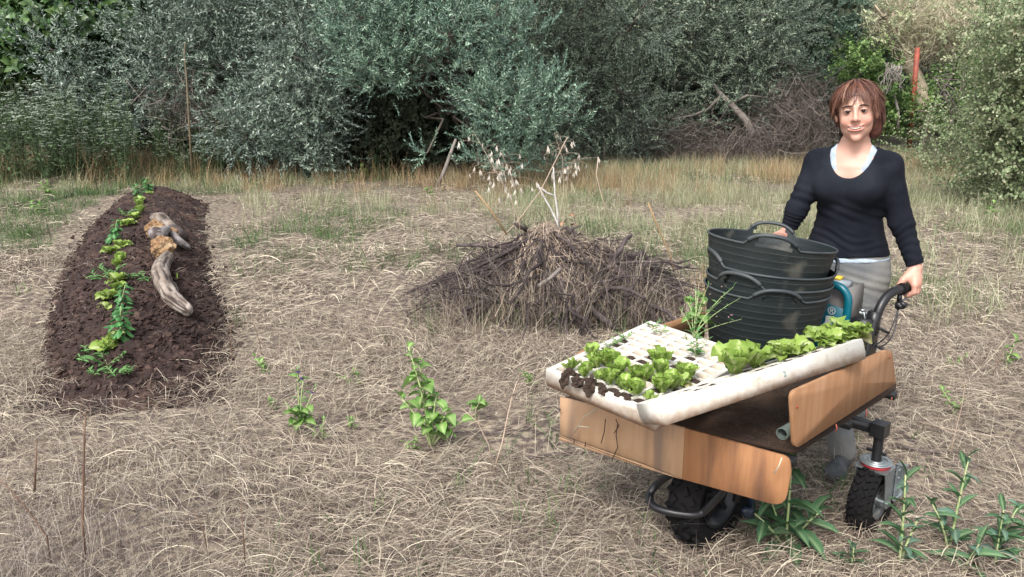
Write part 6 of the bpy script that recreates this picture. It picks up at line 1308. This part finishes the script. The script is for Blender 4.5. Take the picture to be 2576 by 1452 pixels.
def skin_mat():
    m = bpy.data.materials.new('skin'); m.use_nodes = True; n = m.node_tree; b = n.nodes['Principled BSDF']; a = n.nodes.new('ShaderNodeAttribute'); a.attribute_name = 'Col'
    n.links.new(a.outputs['Color'], b.inputs['Base Color']); b.inputs['Roughness'].default_value = .48; b.inputs['Specular IOR Level'].default_value = .4
    b.inputs['Subsurface Weight'].default_value = .12; b.inputs['Subsurface Radius'].default_value = (.012, .004, .002); b.inputs['Subsurface Scale'].default_value = 1.
    x = n.nodes.new('ShaderNodeTexNoise'); x.inputs['Scale'].default_value = 260; tc = n.nodes.new('ShaderNodeTexCoord'); n.links.new(tc.outputs['Object'], x.inputs[0]); bp = n.nodes.new('ShaderNodeBump'); bp.inputs['Strength'].default_value = .12; bp.inputs['Distance'].default_value = .002; n.links.new(x.outputs[0], bp.inputs['Height']); n.links.new(bp.outputs[0], b.inputs['Normal']); return m
link('body', mesh_np('body', V, F, skin_mat(), {'Col': np.concatenate([col, np.ones((len(V), 1))], 1)}, True), woman)

# ---- eyes, teeth, brows
M_eye = mat('eye_white', (.36, .31, .29), rough=.2); M_iris = mat('dark_brown_iris', (.035, .015, .008), rough=.1); M_lash = mat('lash', (.015, .008, .006), rough=.8); M_teeth = mat('teeth', (.78, .74, .66), rough=.25); M_brow = mat('brow_hair', (.05, .022, .016), rough=.8)
R4 = Matrix([list(HM[0])+[0], list(HM[1])+[0], list(HM[2])+[0], [0, 0, 0, 1]])
def hobj(mb, name, m): o = mb.obj(name, m, woman, smooth=True); o.matrix_local = Matrix.Translation(Vector(HC)) @ R4; return o
for s_ in PM:
    c = np.array([.0275*s_, -.0715, .006]); mb = MB(); a = np.linspace(0, PI, 12); mb.lathe([(.0136*math.sin(t), .0136*math.cos(t)) for t in a], 20, frame_z((-.05, -1, 0)), c); e_ = hobj(mb, 'eye', M_eye)
    mb = MB(); a = np.linspace(0, .56, 5); mb.lathe([(.0139*math.sin(t), .0139*math.cos(t)) for t in a], 16, frame_z((.0, -1, -.02)), c); o = mb.obj('iris', M_iris, e_, smooth=True)
    mb = MB(); t = np.linspace(-1, 1, 9); P = np.stack([c[0]+t*.0135, -.0865+.004*t*t+.002*np.abs(t), c[2]+.0046*(1-t*t)-.0005], -1); mb.tube(P, [.0004]+[.0011]*7+[.0004], 5); hobj(mb, 'eyelashes', M_lash)
    mb = MB()
    for k in range(120):
        u = rng.random(); x = .009+.033*u; z = .0245+.006*math.sin(u*2.4)-.005*u; p = np.array([x*s_, -.0885+.012*u*u, z+rng.normal(0, .0011)]); mb.tube([p, p+[.006*s_, -.0005, .0012-.0035*u]], [.0012, .0006], 3, cap=False)
    hobj(mb, 'eyebrow', M_brow)
mb = MB()
for k in range(-4, 5):
    if k == 0: continue
    x = (abs(k)-.5)*.0056*(1 if k > 0 else -1); y = -.0872+abs(x)**2*22; z = -.0572+.0060*(abs(x)/.027)**2; mb.box((x, y, z), (.0057, .004, .0062 if abs(k) < 3 else .0046))
hobj(mb, 'teeth', M_teeth)

# ---- trousers
T_ = SDF(ax((-.25, .26, .006)), ax((-.25, .42, .0065)), ax((.06, .94, .006)))
fold = lambda X, Y, Z: .0040*np.sin(190*(Z+.25*X+.1*Y))*np.exp(-((Z-.78)/.07)**2)+.0030*np.sin(210*(Z-.4*X))*np.exp(-((Z-.66)/.08)**2)
T_.loft([r for r in TOR if r[0] < .95], k=.02, infl=.006, fn=fold)
wr_ = lambda X, Y, Z, t: .003*np.sin(170*Z+24*X)*np.exp(-((Z-.70)/.08)**2)+.0035*np.sin(75*Z-22*X)*np.exp(-((Z-.45)/.1)**2)+.003*np.sin(85*Z+10*Y)*np.exp(-((Z-.25)/.1)**2)
for hp3, kn, an in LEG: T_.cap(hp3, kn, .090, .066, k=.025, fn=wr_); T_.cap(kn, an, .066, .055, k=.025, fn=wr_)
T_.cap((.165, -.10, .86), (.130, -.118, .74), .003, .002, k=.006, mode='sub'); T_.cap((-.165, -.10, .86), (-.130, -.118, .74), .003, .002, k=.006, mode='sub')
V, F = T_.mesh(); V = relax(V, F, 1, .4)
M_trs = mat('grey_trousers', (.15, .16, .165), (.12, .13, .135), scale=9, rough=.85, bump=.15, bscale=260, col3=(.22, .215, .2), s3=3)
link('trousers', mesh_np('trousers', V, F, M_trs, None, True), woman)
# ---- undershirt (hem and straps)
U_ = SDF(ax((-.21, .21, .005)), ax((-.24, .13, .005)), ax((.855, 1.37, .0045)))
U_.loft([(r[0], r[1], r[2], r[3], r[4]) for r in TOR if .86 < r[0] < 1.0], k=.01, infl=.009, fn=lambda X, Y, Z: .0015*np.sin(60*X+20*Z)+.4*np.clip(Z-.900, 0, 1))
U_.field(lambda X, Y, Z: (Z-(.885+.012*np.clip(X/.15, -1, 1)))+0*X, .004)
V1, F1 = U_.mesh()
U_.D[:] = .5; U_.loft(TOR, k=.03, infl=.0012); U_.cap(SHL*[.5, 1, 1]+[0, 0, .022], SHL, .038, .044, k=.04); U_.cap(SHR*[.5, 1, 1]+[0, 0, .022], SHR, .038, .044, k=.04); U_.cap((0, -.062, 1.31), (0, -.085, 1.40), .0525, .049, k=.03)
U_.field(lambda X, Y, Z: np.abs(np.abs(X)-(.074-.26*np.clip(1.33-Z, 0, .2)))-.0125, .002, 'int')
U_.field(lambda X, Y, Z: 1.2-Z, .003, 'int'); V2, F2 = U_.mesh()
V, F = V1, F1
M_und = mat('blue_grey_undershirt', (.27, .34, .44), (.40, .47, .55), scale=40, rough=.8)
link('undershirt', mesh_np('undershirt', V, F, M_und, None, True), woman)
for s_ in (-1, 1):
    k_ = (V2[F2[:, 0], 0]*s_ > 0); f_ = F2[k_]; u_, inv = np.unique(f_, return_inverse=True); link('shirt_strap', mesh_np('shirt_strap', V2[u_], inv.reshape(f_.shape), M_und, None, True), woman)
# magenta strap edge
mb = MB()
for s_, xx in ((-1, .055), (1, .093)):
    P = [(s_*xx*.96, -.168+.02, 1.275), (s_*(xx+.006), -.158+.02, 1.295), (s_*(xx+.012), -.149+.025, 1.315)]
# ---- sweater
S_ = SDF(ax((-.34, .33, .0048)), ax((-.44, .12, .0048)), ax((.83, 1.40, .0048)))
def wv(X, Y, Z): return .0040*.7*np.sin(190*(Z+.05*np.sin(9*X+1)+.010*np.sin(31*X)+.02*np.sin(14*Y)))*np.clip(np.sin(13*X+40*Z)+.5, 0, 1)*np.exp(-((Z-.98)/.07)**2)*(.6+.4*np.sin(7*X+2))+.0022*np.sin(160*Z+60*X)*np.exp(-((Z-1.10)/.06)**2)
S_.loft([(max(r[0], .80), r[1], r[2], r[3], r[4]) for r in TOR if r[0] > .78], k=.03, infl=.0115, fn=wv)
bust(S_, .008)
for q, (sh, el, wr) in enumerate(((SHL, ELL, WRL), (SHR, ELR, WRR))):
    S_.cap(sh*[.5, 1, 1]+[0, 0, .022], sh, .0445, .050, k=.045)
    rf = (lambda X, Y, Z, t: -.0028*np.sin(2*PI*t*5+6*X+np.sin(40*Y))*(.5+.5*np.sin(9*t+30*Y))*np.clip(t*2-.9, 0, 1)) if q == 0 else (lambda X, Y, Z, t: -.0035*np.sin(2*PI*t*6+9*X)*np.clip(t*2-.7, 0, 1))
    S_.cap(sh, el, .0505, .044, k=.03, fn=rf)
    rf2 = (lambda X, Y, Z, t: -.0042*np.sin(2*PI*t*6+8*X+2.*np.sin(60*X))*(1-.7*t)*(.35+.65*np.abs(np.sin(7*t+25*X+1)))) if q == 0 else (lambda X, Y, Z, t: -.0058*np.sin(2*PI*t*5+5*X+1.5*np.sin(50*Z))*(1-.75*t)*(.4+.6*np.abs(np.sin(6*t+20*Z))))
    d_ = (wr-el)/np.linalg.norm(wr-el); S_.cap(el, wr-d_*.004, .0445, .0325, k=.02, fn=rf2)
# hem, cuffs and neckline are cut
S_.field(lambda X, Y, Z: ((.905+.010*X/.15+.004*np.sin(20*X))-Z)+0*Y+ (np.abs(X) > .205)*-.5, .003, 'int')
for (el, wr) in ((ELL, WRL), (ELR, WRR)):
    d_ = (wr-el)/np.linalg.norm(wr-el); c_ = wr-d_*.012
    S_.field(lambda X, Y, Z: np.maximum(-((X-c_[0])*d_[0]+(Y-c_[1])*d_[1]+(Z-c_[2])*d_[2]), np.sqrt((X-c_[0])**2+(Y-c_[1])**2+(Z-c_[2])**2)-.09), .002, 'sub')
neck = lambda X, Y, Z: np.where(Y < -.07, np.sqrt((X/.086)**2+((Z-1.355)/.125)**2)-1, np.sqrt((X/.086)**2+((Z-1.375)/.068)**2)-1)*.08
S_.field(neck, .003, 'sub')
V, F = S_.mesh(); V = relax(V, F, 1, .35)
# keep only the outer shell near the neckline opening: faces inside the skin are hidden by it
M_swt = mat('navy_knit', (.0045, .006, .011), (.008, .010, .016), scale=14, rough=.92, bump=.25, bscale=420, spec=.2, col3=(.014, .017, .024), s3=4)
link('sweater', mesh_np('sweater', V, F, M_swt, None, True), woman)
# ---- shoes
M_shoe = mat('dark_shoe', (.05, .055, .06), (.11, .12, .12), scale=20, rough=.7); M_sole = mat('shoe_sole', (.03, .03, .03), rough=.8)
for (hp3, kn, an), tilt in zip(LEG, (-.9, 0)):
    an = np.array(an); Q_ = SDF(ax((-.07, .07, .005)), ax((-.24, .09, .005)), ax((-.09, .09, .005)))
    Q_.cap((0, .01, .03), (0, .015, -.01), .043, .043, k=.02); Q_.cap((0, .02, -.02), (0, -.13, -.035), .040, .036, k=.02); Q_.ell((0, -.14, -.035), (.045, .055, .03), .02); Q_.field(lambda X, Y, Z: -.062-Z+0*X+0*Y, .004, 'int')
    V, F = Q_.mesh(); o = link('shoe', mesh_np('shoe', V, F, M_shoe, None, True), woman, loc=tuple(an), rot=(-tilt, 0, 0)); 
# ---- hair
M_hair = mat_ramp('reddish_brown_hair', [(0, (.035, .012, .010)), (.35, (.09, .032, .022)), (.7, (.18, .075, .045)), (1, (.34, .18, .11))], rough=.5, objrnd=0, spec=.4)
K_ = SDF(ax((-.12, .12, .005)), ax((-.12, .14, .005)), ax((-.13, .13, .005)))
K_.ell((0, .018, .034), (.084, .092, .078), .02); K_.ell((0, .055, -.02), (.078, .055, .07), .03); K_.ell((.062, .04, -.05), (.032, .04, .06), .03); K_.ell((-.06, .03, -.01), (.022, .035, .03), .03)
K_.field(lambda X, Y, Z: np.maximum(np.maximum(Y+.018+.25*Z, Z-.052), np.abs(X)-.074), .012, 'sub')
V, F = K_.mesh(); V = V+(.0022*np.sin(np.arctan2(V[:, 0], -V[:, 1])*38+V[:, 2]*30))[:, None]*nrm(V)
Vh = V @ HM.T+HC; rn = .22+.2*np.sin(np.arctan2(V[:, 0], -V[:, 1])*31+V[:, 2]*20)**2
hair = link('hair', mesh_np('hair', Vh, F, M_hair, {'rnd': rn}, True), woman)
mb = MB()
def strand(ph, th0, th1, drop, r0=1., lift=0., w=.0011, part=0., wav=.004, K=11):
    """strand over the skull ellipsoid: azimuth ph (0 = face), from polar angle th0 to th1, then falling"""
    rx, ry, rz = .088*r0, .098*r0, .083*r0; c = np.array([0, .012, .034]); P = []; n1 = int(K*.65)
    for k in range(n1):
        t = th0+(th1-th0)*k/(n1-1); p = ph*(.82+.18*k/(n1-1)); P.append(c+np.array([rx*math.sin(t)*math.sin(p), -ry*math.sin(t)*math.cos(p), rz*math.cos(t)*(1+lift*.1)]))
    d = P[-1]-P[-2]; d /= np.linalg.norm(d); p = P[-1].copy(); nd = K-n1
    for k in range(nd):
        d = d*.7+np.array([0, 0, -1.])*.3; d /= np.linalg.norm(d); p = p+d*drop/nd; P.append(p.copy())
    P = np.array(P); P[:, 0] += wav*np.sin(np.linspace(0, 5, len(P))+ph*7)*np.linspace(0, 1, len(P)); return P
PS = []; 
def lock(ph, th0, th1, drop, n, spread=.05, **k):
    s0 = rng.normal(0, .012)
    for _ in range(n): PS.append(strand(ph+rng.normal(0, spread), th0+rng.normal(0, .04), th1+rng.normal(0, .05), max(.002, drop*(1+rng.normal(0, .28))), r0=rng.uniform(.985, 1.035), wav=.007+s0*.2, **k))
for ph in np.linspace(-PI, PI, 74):
    a = abs(ph)
    if a < .95: continue
    if a < 1.5: lock(ph, .12, 1.55, .045 if ph > 0 else .012, 20)
    else: lock(ph, .1, 1.6, (.072 if ph > 0 else .05)+.02*math.sin(ph*5), 20)
# fringe: swept from the parting to both sides, thinner in the middle
for ph, th1, dr, n in ((-.95, 1.38, .045, 26), (-.85, 1.32, .035, 30), (-.75, 1.28, .03, 30), (-.66, 1.22, .03, 28), (-.58, 1.2, .026, 26), (-.5, 1.18, .028, 20), (-.42, 1.12, .026, 16), (-.34, 1.1, .03, 10), (-.27, 1.05, .024, 8), (-.14, 1.08, .02, 3), (.13, 1.05, .02, 3), (.26, 1.08, .034, 10), (.33, 1.1, .038, 14), (.42, 1.12, .036, 16), (.52, 1.18, .03, 20), (.62, 1.22, .03, 24), (.72, 1.28, .036, 26), (.83, 1.34, .044, 28), (.93, 1.42, .055, 28)):
    lock(ph, .25, th1, dr, n, spread=.035)
for sg, zz in ((1, .075), (-1, .035)):       # loose ends beside the face and neck
    for _ in range(170): PS.append(strand(sg*rng.uniform(1.25, 2.1), .2, 1.65+rng.normal(0, .05), zz*rng.uniform(.6, 1.25), r0=rng.uniform(.98, 1.06), wav=.012))
for _ in range(240): PS.append(strand(rng.uniform(-PI, PI), .05, rng.uniform(.8, 1.5), .03, r0=rng.uniform(1.02, 1.11), wav=.014))
P = np.array(PS) @ HM.T+HC; N_, K2 = P.shape[:2]
cc = HC+HM @ np.array([0, .012, .03]); rad_ = nrm(P[:, K2//2]-cc); tan_ = nrm(P[:, K2//2+1]-P[:, K2//2-1]); side = nrm(np.cross(tan_, rad_)+rng.normal(0, .25, (N_, 3)))
ribbons(mb, P, np.full((N_, K2), .0010)*np.linspace(1.1, .35, K2), side, np.clip(rng.normal(.46, .32, N_), 0, 1)); mb.obj('strands', M_hair, hair, kind='stuff')
